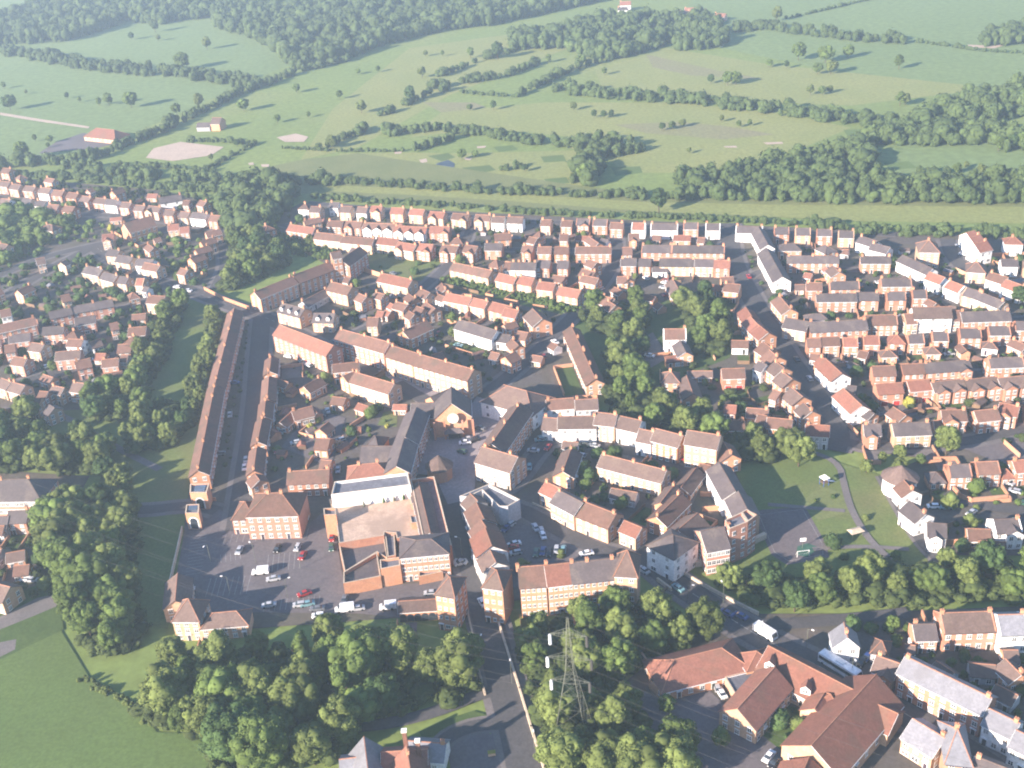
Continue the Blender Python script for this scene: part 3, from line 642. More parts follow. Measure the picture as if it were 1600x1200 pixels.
hgroup('garden row past the lane', 'the side lane', 'T3', '''150 365 190 372 onh 6; 110 400 158 410 on 7; 302 385 350 385 on; 402 395 500 398 or 5 2.6; 480 400 540 440 on 6 3; 732 382 792 380 onx; 880 392 930 394 on 5 2.6; 1012 391 1116 393 or 6 3.6; 1165 405 1205 408 on 6 3; 560 410 600 420 ws 5 2.6''')
hgroup('long cream row above the lawn', 'the dark wood', 'T2', '''212 323 368 345 br; 378 373 545 390 pn; 545 396 738 413 pn; 762 402 890 416 pr; 892 432 1002 451 prx; 1014 443 1106 449 brx; 1166 451 1262 460 bnx; 1312 451 1385 461 bnx; 1436 441 1538 442 bs; 1470 540 1530 548 onh; 1560 560 1650 562 wn''', 8)
hgroup('middle rows between the two lanes', 'the side lane', 'T3', '''70 453 132 456 bnx; 164 463 245 463 on; 269 463 355 463 on; 400 463 620 461 bn; 692 468 748 466 on; 812 452 1000 455 bsk 8; 1000 455 1330 457 bsk 8; 0 561 150 564 ws; 151 546 240 549 bs; 290 551 355 553 bs; 683 536 776 536 bs; 797 537 868 539 bs; 926 537 1141 539 ps; 1146 541 1262 543 ps; 1266 546 1362 548 br; 880 590 970 590 ws 5 3; 480 540 530 560 on 7; 440 600 520 620 on 7; 440 640 540 660 on 7; 260 640 330 650 bn 6 3''', 8)
hgroup('strip above the hedge bank', 'the first lane', 'T2', '''1235 562 1475 612 pn; 1520 629 1630 652 pr; 1650 645 1740 660 pr; 1770 680 1870 692 pr; 1900 712 2030 735 pr''', 8)
hgroup('garden houses by the big trees', 'the lane corner', 'T3', '''660 650 725 650 on 7; 700 640 730 665 on 6; 640 715 690 740 on 5 3; 570 770 640 790 on 8; 600 800 645 830 on 7; 1005 665 1055 755 og 8 3.4; 770 750 810 755 or 5 2.6; 830 760 895 775 or 5 2.6; 1310 655 1380 650 on 7; 1330 690 1425 700 on 8; 1250 700 1310 705 or 6 3; 1375 1048 1476 1050 wn 6 3.4; 1100 1240 1250 1240 ok'''.replace(' ok', ' og')+' 5 2.6; 910 810 940 830 on 5 2.6')
hgroup('terraces down the long shaded street', 'the railway', 'T3', '''1460 842 1500 900 orn 8; 1490 900 1545 960 orn 8.5; 1540 950 1600 1000 orn 9''')
hgroup('gable-ended terrace, shady side of the long street', 'the railway', 'T8', '''-30 -60 30 -20 on 9; 10 -10 60 30 on 9; 45 60 100 100 og 9; 90 125 150 170 og 9; 150 225 215 280 og 9; 225 320 275 370 og 8; 40 235 80 250 on 7; -60 60 -10 80 ws 7; 0 410 150 425 rn'''.replace('rn', 'on')+'; -60 390 -10 400 on')
hgroup('sunlit side of the long street', 'the railway', 'T8', '''360 42 460 135 wrn 9; 470 228 585 335 wrn 9; 590 345 660 385 osn 6 3.4; 600 452 700 452 bsx 8; 778 448 1004 438 ps 9; 240 452 382 462 kr 8; 500 210 550 215 ws 5 2.6; 785 345 860 395 on 7 3''')
hgroup('white curved corner of the long street', 'the railway', 'T4', '''-60 340 0 450 wsn 8; -10 470 90 650 wsn 9; 70 770 140 850 on 8; 112 908 255 932 psn 9; 258 936 612 918 bs 9; 232 885 370 880 osh 6 3; 602 892 804 888 bnk 9; 845 885 920 880 pnk 9; 905 842 1140 838 wgn 10 7; 1142 862 1195 862 bn 9; 1206 872 1506 862 bs 9''', 8)
hgroup('inner rows of the pub block', 'the long street', 'T4', '''120 520 440 520 bs; 405 582 445 620 og; 580 522 764 523 bs; 240 688 335 688 bn; 382 682 570 680 bsk; 702 664 895 662 bsk; 303 758 552 756 bs; 562 749 688 749 bs; 738 746 860 746 bsk; 898 735 990 734 bsk; 60 300 90 330 ws; 232 625 275 632 or 5 2.6; 1000 790 1050 815 on 5 3; 360 590 400 620 or 4 2.6; 170 700 225 700 og 5 2.8; 470 480 500 482 wn 5 2.8'''.replace('60 300 90 330 ws; ', ''))
hgroup('slanting rows by the pub', 'the railway', 'T4', '''842 515 1030 600 wsn; 1012 622 1105 655 wrn; 1132 672 1232 712 wrk; 1240 718 1335 745 psk; 1332 748 1475 805 ps; 1245 552 1365 560 pgh 11 5.5; 1458 540 1558 541 ws; 1392 622 1500 655 wn; 1490 668 1610 712 wr; 1600 545 1680 548 ps; 1620 690 1700 720 wr; 1500 560 1560 575 ws 6 3; 1240 375 1290 362 wr 9 6; 1262 405 1325 388 wr 9 6; 1290 445 1368 428 wr 9.5 6.5''')
hgroup('tidy row facing the white block', 'the long street', 'T4', '''246 1036 325 1034 bn; 336 1030 440 1026 bn; 465 1032 560 1032 brk; 592 1020 695 1020 brk; 752 1012 858 1016 brh; 868 1012 972 1010 bsk; 1022 996 1125 996 bsk; 1192 977 1330 977 bsk; 1372 962 1510 960 bsk; 1540 930 1640 932 bsk; 1690 920 1780 920 bs''')
hgroup('small yard buildings behind the tidy row', 'the long street', 'T4', '''270 1130 320 1135 wn 5 3; 330 1150 400 1190 or 7; 575 1110 625 1120 on 6 3.4; 700 1108 800 1106 ogh 6 3.6; 978 1088 1075 1088 ogh 6 3.6; 1345 1050 1440 1060 wgh 6 3.6; 1530 1040 1620 1080 on 6 3.6; 1200 1070 1240 1110 on 4 3''')
hgroup('pair of rows by the red garages', 'the long street', 'T8', '''655 90 790 86 bn; 838 79 966 72 bn; 976 71 1256 50 bsx; 1372 40 1592 32 bsk; 1610 30 1750 26 bs; 680 202 832 192 brz; 872 185 1004 172 brz; 1022 190 1220 168 bgxx; 1232 176 1438 152 bgxx; 1440 165 1640 145 bgxx; 1085 365 1232 362 bnx; 1290 370 1430 355 bn; 1452 318 1570 340 brx; 1620 330 1700 330 br; 1040 430 1090 430 on 6 3''', 8)
hgroup('white-fronted row beside the park', 'the round end', 'T8', '''850 805 905 865 wn; 885 935 985 1012 ws 8; 1000 1068 1112 1076 wsx 8''')
hgroup('estate corner below the car park trees', 'the park', 'T8', '''1122 706 1262 702 bsk 8; 1292 690 1438 684 bnk 8; 1530 680 1640 670 br 8; 1400 1050 1570 1042 wsxk 8; 1640 1040 1720 1050 bn; 1000 752 1100 750 osh 7 3; 1450 735 1528 730 orh 6 3; 1250 1105 1385 1110 on 7 3; 1330 1180 1480 1190 onz 7 3''')
hgroup('north side of the crescent', 'the church', 'T7', '''215 300 382 288 wn 8; 396 300 532 293 kg 8; 200 410 300 418 wg 9 4.8; 290 405 525 402 wg 9 6; 528 378 655 392 pg 9 7; 680 402 808 430 wg 9 6.5; 800 482 892 500 wg 9 6; 900 480 1065 522 og 9 7; 1100 490 1300 522 pg 10 9.5; 1318 560 1370 640 on 8 5''')
hgroup('eastern arc of the crescent', 'the cream block', 'T7', '''1292 690 1395 870 wsn 9 6.5; 1415 875 1470 985 psn 9 8; 1180 700 1240 710 on 5 3''')
hgroup('mews inside the crescent', 'the church', 'T7', '''565 640 962 740 pg 9 5.6; 625 852 780 880 kgn 6 2.8; 372 600 318 745 og 8 4.6; 1015 830 930 940 og 7 4; 1150 725 1058 845 og 7 2.8; 320 560 410 565 wg 5 2.6; 1055 885 905 1030 on 8 5; 935 122 1045 122 ogh 9; 1090 150 1130 260 ogn 8 4; 1312 107 1450 102 bnz 8; 1330 330 1400 335 or 6 3.4; 1470 350 1600 360 on 7 4; 1330 430 1450 430 on 7 4; 960 30 1050 20 or 5 3''')
hgroup('cream terrace along the lower street', 'the market square', 'T7', '''212 812 305 856 pr 7.5 5; 292 866 440 942 ps 9 6.5; 446 935 648 1012 pn 10 6; 705 1055 808 1098 prn 7 5; 665 1040 690 1045 ws 5 4''')
hgroup('long shaded terraces by the main road', 'the main road', 'T2', '''-10 745 225 650 on 9 7; 235 640 452 560 on 10 7; 530 545 645 462 in 10 8; 600 470 640 480 gs'''.replace(' gs', ' ks')+'''; 920 990 1065 925 on 9 5''')
hgroup('high street terraces', 'the causeway', 'T2', '''150 952 482 1080 irn 10 8; 528 978 838 1062 in 10 8; 850 1082 1018 1132 pn 10 8.4; 1022 1135 1360 1230 pn 10 9''')
hgroup('houses north of the high street', 'the causeway', 'T2', '''470 682 600 712 pn 9 6; 290 805 440 725 kg 7 3.4; 165 815 305 850 psd 9 6; 365 878 492 880 psd 9 5; 645 755 690 775 on 7; 750 745 800 760 on 6; 700 905 765 905 pn 8; 785 628 975 668 pr 9 6; 1192 752 1348 780 pr 8 5.2; 1362 784 1450 802 pr 8; 1480 808 1600 838 pr 8; 1560 845 1640 860 or 8; 1272 918 1505 986 ws 9 5.6; 1506 1005 1590 1015 ws 7 4; 560 650 590 655 on 6 3.4''')
hgroup('gardens behind the high street', 'the causeway', 'T2', '''875 805 945 825 on 7 4.4; 1030 725 1085 750 pn 7 4.4; 1062 808 1120 850 on 7 4.4; 950 755 995 785 on 6 3.6; 955 865 990 885 on 6; 1005 835 1050 850 on 6; 840 815 870 830 or 5 3; 1140 760 1190 780 wn 5 3; 1100 1140 1160 1120 on 7 4; 1475 1120 1520 1130 on 6 3; 810 860 840 870 or 5 3; 760 865 800 870 or 5 3; 1160 690 1185 730 on 6 3.6''')
hgroup('around the lane above the square', 'the bent lane', 'T3', '''128 850 188 912 ogn 10 6; 40 990 100 1000 on 7 3.4; -40 1150 20 1120 on 7; 0 1040 40 1080 on 6; 370 958 440 1110 on 8 5; 440 1110 520 1290 on 8 5; 250 1060 285 1080 wn 5 2.8; -50 950 20 930 on 6; 130 1140 190 1150 on 5 2.6''')
hgroup('yards north of the lodge terrace', 'the causeway', 'T6', '''620 128 862 198 pn 9 6.4; 478 80 640 62 on 7 5.4; 548 150 620 120 on 7 5.4; 300 215 400 160 on 7 4; 225 370 345 340 on 8 4; 345 340 380 380 on 5 3; 380 540 460 545 on 8 4; 400 480 450 440 on 6 3; 410 675 470 680 on 6 3.4; 200 748 455 735 bn 9 5.4; 565 712 835 688 irh 10 6.5; 480 280 560 290 on 6 3; 640 320 700 340 or 5 2.6; 860 330 940 330 or 4 2.6; 150 440 240 360 on 6 3''')
hgroup('narrow terrace, shaded street', 'the causeway', 'T6', '''95 25 85 120 on 6.2 5; 80 150 70 290 on 6.2 5; 60 300 50 400 on 6.2 5; 40 410 10 560 on 6.2 5; 5 590 -15 740 on 6.2 5; -10 760 20 800 on 7 5; 110 160 200 190 on 5 3; 60 460 120 500 or 5 2.6''')
hgroup('lower estate at the picture corner', 'the white cottage', 'T12', '''770 510 860 530 kgh 7 3.6; 985 432 1098 430 bs 8 4.6; 1125 372 1405 362 bgk 10 6.4; 1425 382 1585 378 wlk 10 6.4; 790 600 905 640 ogx 8 5; 945 605 1400 825 bl 9 7.4; 1395 885 1550 960 wl 8 6; 1540 1000 1640 1050 wl 8 6; 985 940 1150 1040 pl 10 5; 1150 985 1290 1000 plh 15 7; 1290 640 1420 650 kg 6 3; 1470 570 1540 570 og 6 3; 1110 630 1200 690 kg 5 3; 1430 755 1540 810 kg 6 3; 1320 1140 1500 1210 ps 8 5; 950 540 990 545 wg 4 2.6; 1480 620 1560 700 og 7 4''')
hgroup('old houses by the picture edge', 'the brick flats', 'Z1', '''145 790 440 778 bs 8 4.8; -80 880 130 870 ks 8 4; 690 905 800 905 psn 5 3; 0 1020 60 1020 on 6 3''')
hgroup('edge cottages below the flats', 'the lane', 'T9', '''-60 240 60 270 pg 9 5; -80 20 10 30 kg 8 4; 90 140 180 130 on 6 2.6; 40 60 150 40 og 6 3''')
r = rootfor('white_house', 'T3', 1010, 1130, 'large white house with brown roof and brick wing standing among the garden trees', 'house')
gpart(r, 'T3', 945, 978, 1088, 976, 8, 6.5, 'wnk')
gpart(r, 'T3', 1050, 1050, 1085, 1120, 6, 4.5, 'osn', sub='wing_', chim=[])
# ------------------------------------------------------------------ landmarks
# brick flats at the picture's edge
r = rootfor('apartment_building', 'Z1', 200, 700, 'three-storey pink brick flats with slate hipped roof at the picture edge', 'apartment block')
gpart(r, 'Z1', -260, 300, 720, 285, 13, 8.4, 'ish', winn=14)
gpart(r, 'Z1', 240, 400, 250, 330, 8, 8.4, 'isn', sub='gable_', win=False)
r = rootfor('gazebo', 'Z1', 1140, 600, 'small gazebo with pink pyramid roof beside the brick flats', 'gazebo')
pyramid(r, 'Z1', 1145, 430, 6.5, 3.6, 2.6, 'pale_brick', 'red_tile', 4)
# long wall-like terrace beside the wooded corridor
r = rootfor('long_terrace', 'T5', 1250, 500, 'very long narrow terrace beside the wooded corridor, sunlit tiled slope', 'terrace')
gpart(r, 'o', 366, 482, 336, 600, 6.6, 6, 'on', chim=[-32, -18, -2, 14, 30], winn=26)
gpart(r, 'o', 335.5, 602, 309, 735, 6.6, 6, 'on', sub='lower_', chim=[-30, -12, 5, 22, 30], winn=26)
r = rootfor('gate_lodge', 'Z7', 290, 430, 'sunlit flat-roofed brick gate lodge with arched window and rooflight', 'lodge')
def lodge(t, pts, zt, sky_, arch):
    W = prism_part(r, t, pts, zt, 0, 'orange_brick', 'lead_flat', .6, '')
    b = MB(); inv = Matrix.Translation(-r.location); q = [GT(t, x, y, zt+.5) for x, y in sky_]
    b.prism([(inv @ p).to_2d() for p in q], zt+.1, zt+.55); b.build('rooflight', 'skylight_glass', r)
    best = max(range(len(W)), key=lambda i: (Vector(((W[(i+1) % 4]-W[i]).y, -(W[(i+1) % 4]-W[i]).x)).normalized()).dot(-W[i].to_2d().normalized()))
    p, q = W[best], W[(best+1) % 4]; m = (p+q)/2; an = math.atan2(q.y-p.y, q.x-p.x); nn = Vector((math.sin(an), -math.cos(an), 0)); b = MB()
    for R1, y, mm in ((1.6, -.05, 0), (1.2, -.12, 1)):
        b.add([(R1*math.cos(a), y, .9+R1*math.sin(a)) for a in [math.pi*k/10 for k in range(11)]]+[(-R1, y, -1.9), (R1, y, -1.9)], [tuple(range(13))], mm)
    b.build('arched_window', ['frame_white', 'pane_dark'], r, inv @ Vector((m.x, m.y, 2.6)), an)
lodge('Z7', [(180, 240), (380, 235), (350, 330), (175, 330)], 6.5, [(235, 255), (350, 250), (330, 312), (218, 318)], (290, 400))
r = rootfor('gate_lodge', 'Z7', 210, 640, 'shaded twin gate lodge with arched front beside the car park wall', 'lodge')
lodge('Z7', [(140, 455), (275, 448), (268, 545), (128, 545)], 6, [(170, 465), (262, 462), (250, 505), (160, 512)], (200, 590))
# corner house of the car park
r = rootfor('corner_house', 'Z2', 550, 1100, 'angular cream-walled house with slate roofs at the car park corner', 'house')
gpart(r, 'Z2', 372, 170, 335, 580, 7.5, 5, 'pg', sub='wing_', chim=[])
gpart(r, 'Z2', 330, 560, 740, 560, 9, 7, 'pgh', sub='tower_', chim=[], pitch=42)
gpart(r, 'Z2', 740, 800, 1480, 735, 7, 4.4, 'pgh', sub='range_', chim=[])
# mansion
r = rootfor('mansion', 'T6', 140, 1090, 'three-storey red brick mansion with hipped tile roof above the car park', 'mansion')
gpart(r, 'Z7', 790, 345, 1330, 330, 13, 9, 'inh', chim=[-3, 3], winn=6)
gpart(r, 'Z7', 640, 430, 860, 425, 10, 6, 'inh', sub='wing_', chim=[], winn=3)
# supermarket
r = rootfor('supermarket', 'ZS', 600, 900, 'sprawling flat-roofed brick supermarket with white upper wall and sandy roof deck', 'supermarket')
W = prism_part(r, 'ZS', [(212, 262), (788, 188), (830, 372), (188, 452)], 10.4-.7, 5.2, 'white_render', 'brown_tile', .8, 'upper_block') if False else None
W = prism_part(r, 'ZS', [(212, 262), (786, 190), (808, 286), (186, 364)], 9.6, 5.0, 'white_render', 'lead_flat', .9, 'upper_block')
for k, (x, y) in enumerate(((445, 455), (600, 425), (680, 412), (755, 400))):
    p = GT('ZS', x, y, 5.6); b = MB(); b.prism([(.5*math.cos(a), .5*math.sin(a)) for a in (0, 1.57, 3.14, 4.71)], 0, .5)
    b.add([(.5, 0, .5), (0, .5, .5), (-.5, 0, .5), (0, -.5, .5), (0, 0, 2.4)], [(0, 1, 4), (1, 2, 4), (2, 3, 4), (3, 0, 4)]); b.build('roof_vent', 'leaf_dark' if k % 2 else 'steel', r, p-r.location)
prism_part(r, 'ZS', [(170, 400), (815, 320), (830, 372), (900, 680), (700, 705), (690, 660), (605, 655), (600, 682), (248, 742), (225, 560)], 5.2, 0, 'brick', 'sand_deck', .5, 'deck')
prism_part(r, 'ZS', [(806, 246), (992, 220), (1130, 762), (905, 705)], 6.6, 0, 'brick', 'lead_flat', 1.5, 'east_range')
gpart(r, 'ZS', 868, 268, 960, 660, 5.5, 7.4, 'bgn', sub='lean_', win=False, pitch=22, chim=[])
for y0 in (375, 525):
    p0 = [(800, y0), (880, y0-6), (895, y0+55), (812, y0+60)]; prism_part(r, 'ZS', p0, 7.2, 5, 'orange_brick', 'lead_flat', .3, 'stair_head')
gpart(r, 'ZS', 722, 735, 1100, 700, 10.5, 9, 'bsh', sub='office_', chim=[], pitch=20, winn=9, storeys=3, wsc=.9)
prism_part(r, 'ZS', [(605, 655), (680, 645), (692, 838), (628, 850)], 4.4, 0, 'brick', 'lead_flat', .6, 'link')
prism_part(r, 'ZS', [(245, 745), (600, 682), (625, 860), (545, 812), (292, 968)], 2.8, 0, 'orange_brick', 'court', 1.5, 'service_yard')
prism_part(r, 'ZS', [(282, 968), (545, 812), (575, 1000), (282, 1058)], 3.6, 0, 'orange_brick', 'slate', 1.2, 'store')
prism_part(r, 'ZS', [(566, 872), (722, 850), (728, 915), (572, 945)], 6.2, 0, 'orange_brick', 'lead_flat', .8, 'front_tower')
prism_part(r, 'ZS', [(126, 470), (222, 465), (226, 520), (130, 522)], 8.6, 0, 'orange_brick', 'lead_flat', .8, 'stair_tower')
prism_part(r, 'ZS', [(870, 965), (1010, 935), (1060, 965), (870, 1005)], 2.8, 0, 'orange_brick', 'lead_flat', .6, 'porch')
# towers and blocks flanking the main road
r = rootfor('tower_house', 'ZB', 250, 700, 'four-storey square brick tower on the car park side of the main road', 'tower house')
gpart(r, 'ZB', 70, 175, 330, 215, 9, 12.5, 'oghn', chim=[], pitch=32, winn=3, wsc=.75, storeys=4)
r = rootfor('arcade', 'T10', 1300, 420, 'low brick arcade with six dark arches beside the square tower', 'arcade')
gpart(r, 'T10', 1195, 352, 1412, 338, 6, 3.6, 'ogn', win=False, pitch=25)
c, a, L = ridge_place('T10', 1195, 352, 1412, 338, 6, 3.6, 25); u = Vector((math.cos(a), math.sin(a), 0)); nn = Vector((u.y, -u.x, 0))
if nn.dot(-c) < 0: nn = -nn; u = -u
for k in range(6):
    p = Vector((c.x, c.y, 1.1))+nn*3.04+u*(-L/2+L*(k+.5)/6); b = MB(); b.add([(1.0*math.cos(math.pi*i/8), 0, .7+1.0*math.sin(math.pi*i/8)) for i in range(9)]+[(-1.0, 0, -1), (1.0, 0, -1)], [tuple(range(11))])
    b.build('arch', 'pane_dark', r, p-r.location, math.atan2(u.y, u.x))
r = rootfor('tower_house', 'ZB', 900, 550, 'four-storey square brick tower where the long brick block meets the road', 'tower house')
gpart(r, 'ZB', 712, 82, 990, 118, 9, 12.5, 'oghn', chim=[], pitch=32, winn=3, wsc=.75, storeys=4)
r = rootfor('apartment_building', 'ZB', 1400, 500, 'long four-storey salmon brick block above the bottom wood, patched tile roofs', 'apartment block')
gpart(r, 'ZQ', 520, 690, 712, 676, 10, 10.5, 'onn', sub='west_', chim=[-4, 4], winn=5, wsc=.75, storeys=4)
gpart(r, 'ZQ', 714, 680, 895, 658, 10, 10.5, 'orn', sub='middle_', chim=[4], winn=5, wsc=.75, storeys=4)
gpart(r, 'ZQ', 897, 658, 1250, 622, 10, 10.5, 'osn', sub='east_', chim=[-2, 5], winn=8, wsc=.75, storeys=4)
r = rootfor('tower_house', 'ZQ', 1370, 800, 'shaded brick tower with pyramid roof ending the long brick block', 'tower house')
gpart(r, 'ZQ', 1235, 560, 1400, 570, 10, 12.5, 'pgh', chim=[], pitch=45, winn=2, storeys=4)
# white and red roofed wedge block
r = rootfor('shopping_block', 'ZQ', 300, 500, 'wedge-shaped white block with stepped red roofs beside the bridge road', 'shop block')
prism_part(r, 'ZQ', [(85, 165), (300, 75), (530, 190), (440, 240), (375, 240), (250, 120), (150, 170)], 6.5, 0, 'grey_render', 'lead_flat', 1, 'parapet_block')
gpart(r, 'ZQ', 165, 150, 215, 200, 7, 6.5, 'kgn', sub='link_', chim=[], win=False)
gpart(r, 'ZQ', 208, 215, 262, 330, 8, 7.2, 'kn', sub='upper_', chim=[])
gpart(r, 'ZQ', 245, 345, 282, 400, 8.5, 7, 'wnn', sub='middle_', chim=[])
gpart(r, 'ZQ', 272, 400, 320, 530, 9.5, 7.4, 'wr', sub='red_', chim=[])
gpart(r, 'ZQ', 300, 545, 350, 650, 8, 6.5, 'wgn', sub='lower_', chim=[])
# market hall with round window, its wings and the conical kiosk
r = rootfor('market_hall', 'ZP', 620, 600, 'orange brick market hall with round window and slate roofs on the square', 'hall')
gpart(r, 'ZP', 602, 400, 600, 255, 13, 8, 'osn', chim=[], win=False, pitch=42)
gpart(r, 'ZP', 250, 400, 560, 400, 10, 4.5, 'osn', sub='wing_', chim=[], win=False)
gpart(r, 'ZP', 420, 345, 590, 270, 8, 5, 'osn', sub='back_', chim=[], win=False)
def disc(root, t, x, y, z, R1, m, name, off=.2, rz=0.0, fr=None):
    p = GT(t, x, y, z); b = MB(); b.add([(R1*math.cos(k*math.pi/10), 0, R1*math.sin(k*math.pi/10)) for k in range(20)], [tuple(range(20))])
    if fr: b.add([(R1*1.25*math.cos(k*math.pi/10), .05, R1*1.25*math.sin(k*math.pi/10)) for k in range(20)], [tuple(range(20))], 1)
    d = Vector((-p.x, -p.y, 0)).normalized(); b.build(name, [m]+([fr] if fr else []), root, p-root.location+d*off, rz)
p0 = GT('ZP', 605, 452, 8.5)
HALL = r
r = rootfor('shaded_terrace', 'T6', 960, 550, 'long shaded slate-roofed terrace curving along the west side of the square', 'terrace')
gpart(r, 'ZP', 290, 440, 190, 700, 8.5, 8, 'os', chim=[])
gpart(r, 'ZP', 180, 715, 110, 960, 8.5, 8, 'osn', sub='lower_', chim=[])
r = rootfor('kiosk', 'ZP', 490, 1000, 'small round kiosk with a conical tan roof on the square', 'kiosk')
pyramid(r, 'ZP', 482, 862, 9, 4.3, 5, 'orange_brick', 'grey_tile', 10)
r = rootfor('slate_hall', 'T6', 750, 620, 'low wide slate-roofed hall behind the supermarket, orange gable', 'hall')
gpart(r, 'T6', 665, 590, 900, 590, 12, 4.5, 'osn', chim=[], win=False, pitch=30)
gpart(r, 'T6', 700, 520, 790, 530, 9, 4, 'osh', sub='back_', chim=[], win=False)
r = rootfor('town_hall', 'ZP', 1150, 450, 'big tan-roofed hall with white front and orange gable above the square', 'hall')
gpart(r, 'ZP', 960, 210, 1420, 330, 15, 6.5, 'wgh', chim=[], pitch=32)
gpart(r, 'ZP', 1090, 320, 1150, 290, 8, 6.5, 'osn', sub='porch_', chim=[], win=False)
r = rootfor('long_hall', 'ZP', 1100, 700, 'long diagonal range with dark roof and sunlit west slope on the square', 'terrace')
gpart(r, 'ZP', 1215, 400, 960, 760, 9, 8, 'ogn', chim=[-12, 0, 12])
gpart(r, 'ZP', 880, 790, 1190, 880, 10, 7.4, 'pgn', sub='front_', chim=[-6, 4], winn=8, storeys=3)
# four-storey block over the park
r = rootfor('apartment_building', 'ZE', 900, 900, 'tall four-storey pinkish block with flat roofs overlooking the sports court', 'apartment block')
prism_part(r, 'ZE', [(900, 500), (1110, 400), (1190, 520), (960, 610)], 12.2, 0, 'pink_brick', 'lead_flat', .8, 'tall', win=[2, 4.9, 7.8, 10.7])
prism_part(r, 'ZE', [(1110, 398), (1180, 362), (1296, 440), (1190, 518)], 12.2, 0, 'pink_brick', 'lead_flat', .8, 'east', win=[2, 4.9, 7.8, 10.7])
gpart(r, 'ZE', 600, 640, 880, 590, 11, 8.4, 'isn', sub='lower_', chim=[5], winn=5, storeys=3)
gpart(r, 'ZE', 320, 620, 560, 420, 9, 5, 'ogn', sub='back_', chim=[], win=False)
garden_wall('ZE', [(500, 1090), (720, 1060), (1385, 740)], 2.2, 'broad pale stone terrace wall at the foot of the tall block', 'stone', th=1.2)
r = rootfor('corner_block', 'ZE', 250, 1050, 'white-walled slate-hipped corner block at the bend of the bridge road', 'apartment block')
gpart(r, 'ZE', 80, 600, 420, 770, 11, 8.6, 'wsh', chim=[], pitch=30, winn=4, storeys=3)
# red-roofed school complex
r = rootfor('school', 'Z4', 700, 600, 'red-roofed brick school with courtyard garden beside the bridge road', 'school')
gpart(r, 'Z4', 215, 325, 985, 134, 12.5, 3.6, 'orh', sub='hall_', chim=[], pitch=30, winn=8, storeys=1)
gpart(r, 'Z5', 130, 60, 960, 490, 11.5, 4.2, 'prn', sub='street_', chim=[], pitch=36, winn=14, storeys=1)
gpart(r, 'Z4', 1255, 345, 945, 690, 10, 5, 'prn', sub='cross_', chim=[], pitch=38)
gpart(r, 'Z4', 1060, 135, 1150, 280, 8, 4.4, 'orh', sub='corner_', chim=[], win=False)
gpart(r, 'Z5', 1130, 330, 532, 985, 15, 5, 'prn', sub='main_', chim=[], pitch=34, winn=6, storeys=1)
gpart(r, 'Z5', 1110, 590, 1330, 690, 9, 4.4, 'prn', sub='side_', chim=[], win=False)
gpart(r, 'Z5', 640, 510, 560, 640, 7, 4.4, 'prn', sub='bay_', chim=[], win=False)
gpart(r, 'Z5', 500, 1110, 380, 1400, 12, 3.6, 'prn', sub='porch_', chim=[], win=False)
gpart(r, 'Z5', 720, 460, 690, 560, 5, 5.5, 'orh', sub='turret_', chim=[], win=False)
prism_part(r, 'Z4', [(830, 420), (1090, 350), (1120, 380), (930, 590)], 3.2, 0, 'pale_brick', 'lead_flat', .4, 'flat')
inv = Matrix.Translation(-r.location)
for t_, x, y, z in (('Z5', 470, 480, 6.6), ('Z4', 1210, 330, 7)):
    p = GT(t_, x, y, z); b = MB(); v = [(-1.2, 0, -1), (1.2, 0, -1), (1.2, 0, .5), (0, 0, 1.5), (-1.2, 0, .5), (-1.2, 2, .5), (0, 3.2, 1.5), (1.2, 2, .5), (-1.2, 1.5, -1), (1.2, 1.5, -1)]
    b.add(v, [(0, 1, 2, 3, 4), (1, 9, 7, 2), (0, 4, 5, 8)], 0); b.add([(a*1.12, c*1.0-.15, d+.08) for a, c, d in v], [(4, 3, 6, 5), (3, 2, 7, 6)], 1)
    dm = b.build('dormer', ['frame_white', 'red_tile'], r, inv @ p, math.radians(-27)); put(WIN[3], 'window', dm, (0, -.05, 0), 0, (.9, 1, 1))
# blue-grey and red roofed house at the bottom edge
r = rootfor('villa', 'Z6', 450, 700, 'villa with crossing grey and red gables at the bottom edge', 'house')
gpart(r, 'Z6', 305, 455, 335, 700, 8, 5, 'wln', sub='grey_', chim=[], pitch=48)
gpart(r, 'Z6', 140, 610, 300, 590, 7, 4.4, 'wln', sub='west_', chim=[])
gpart(r, 'Z6', 600, 520, 640, 760, 9, 5.4, 'wrn', sub='red_', chim=[-3], pitch=48)
gpart(r, 'Z6', 430, 560, 740, 540, 8, 5, 'wrn', sub='cross_', chim=[])
gpart(r, 'Z6', 610, 480, 870, 500, 7, 4, 'wln', sub='east_', chim=[4])
for x, y in ((583, 410), (676, 480)):
    p = GT('Z6', x, y, 12); b = MB(); b.box(-.5, -.4, -5, .5, .4, 0, 0); b.box(-.65, -.55, -.1, .65, .55, .4, 1); b.build('chimney', ['red_tile', 'frame_white'], r, p-r.location)
# white roadside cottage
r = rootfor('white_cottage', 'T12', 640, 600, 'tall narrow white cottage with steep pale roof beside the bridge road', 'house')
gpart(r, 'T12', 612, 425, 632, 500, 6.5, 5.6, 'wln', chim=[1], pitch=45)
# round-ended white building by the park
r = rootfor('round_house', 'T8', 780, 860, 'round white-walled house with conical tiled roof beside the park', 'house')
pyramid(r, 'T8', 835, 708, 10, 5.2, 6, 'white_render', 'grey_tile', 12)
# tower block at the end of the shaded terrace
r = rootfor('tower_house', 'T2', 495, 660, 'orange four-storey tower at the bend of the shaded terraces', 'tower house')
gpart(r, 'T2', 468, 500, 525, 490, 8, 12.5, 'ogn', chim=[], pitch=25, winn=2, storeys=4)
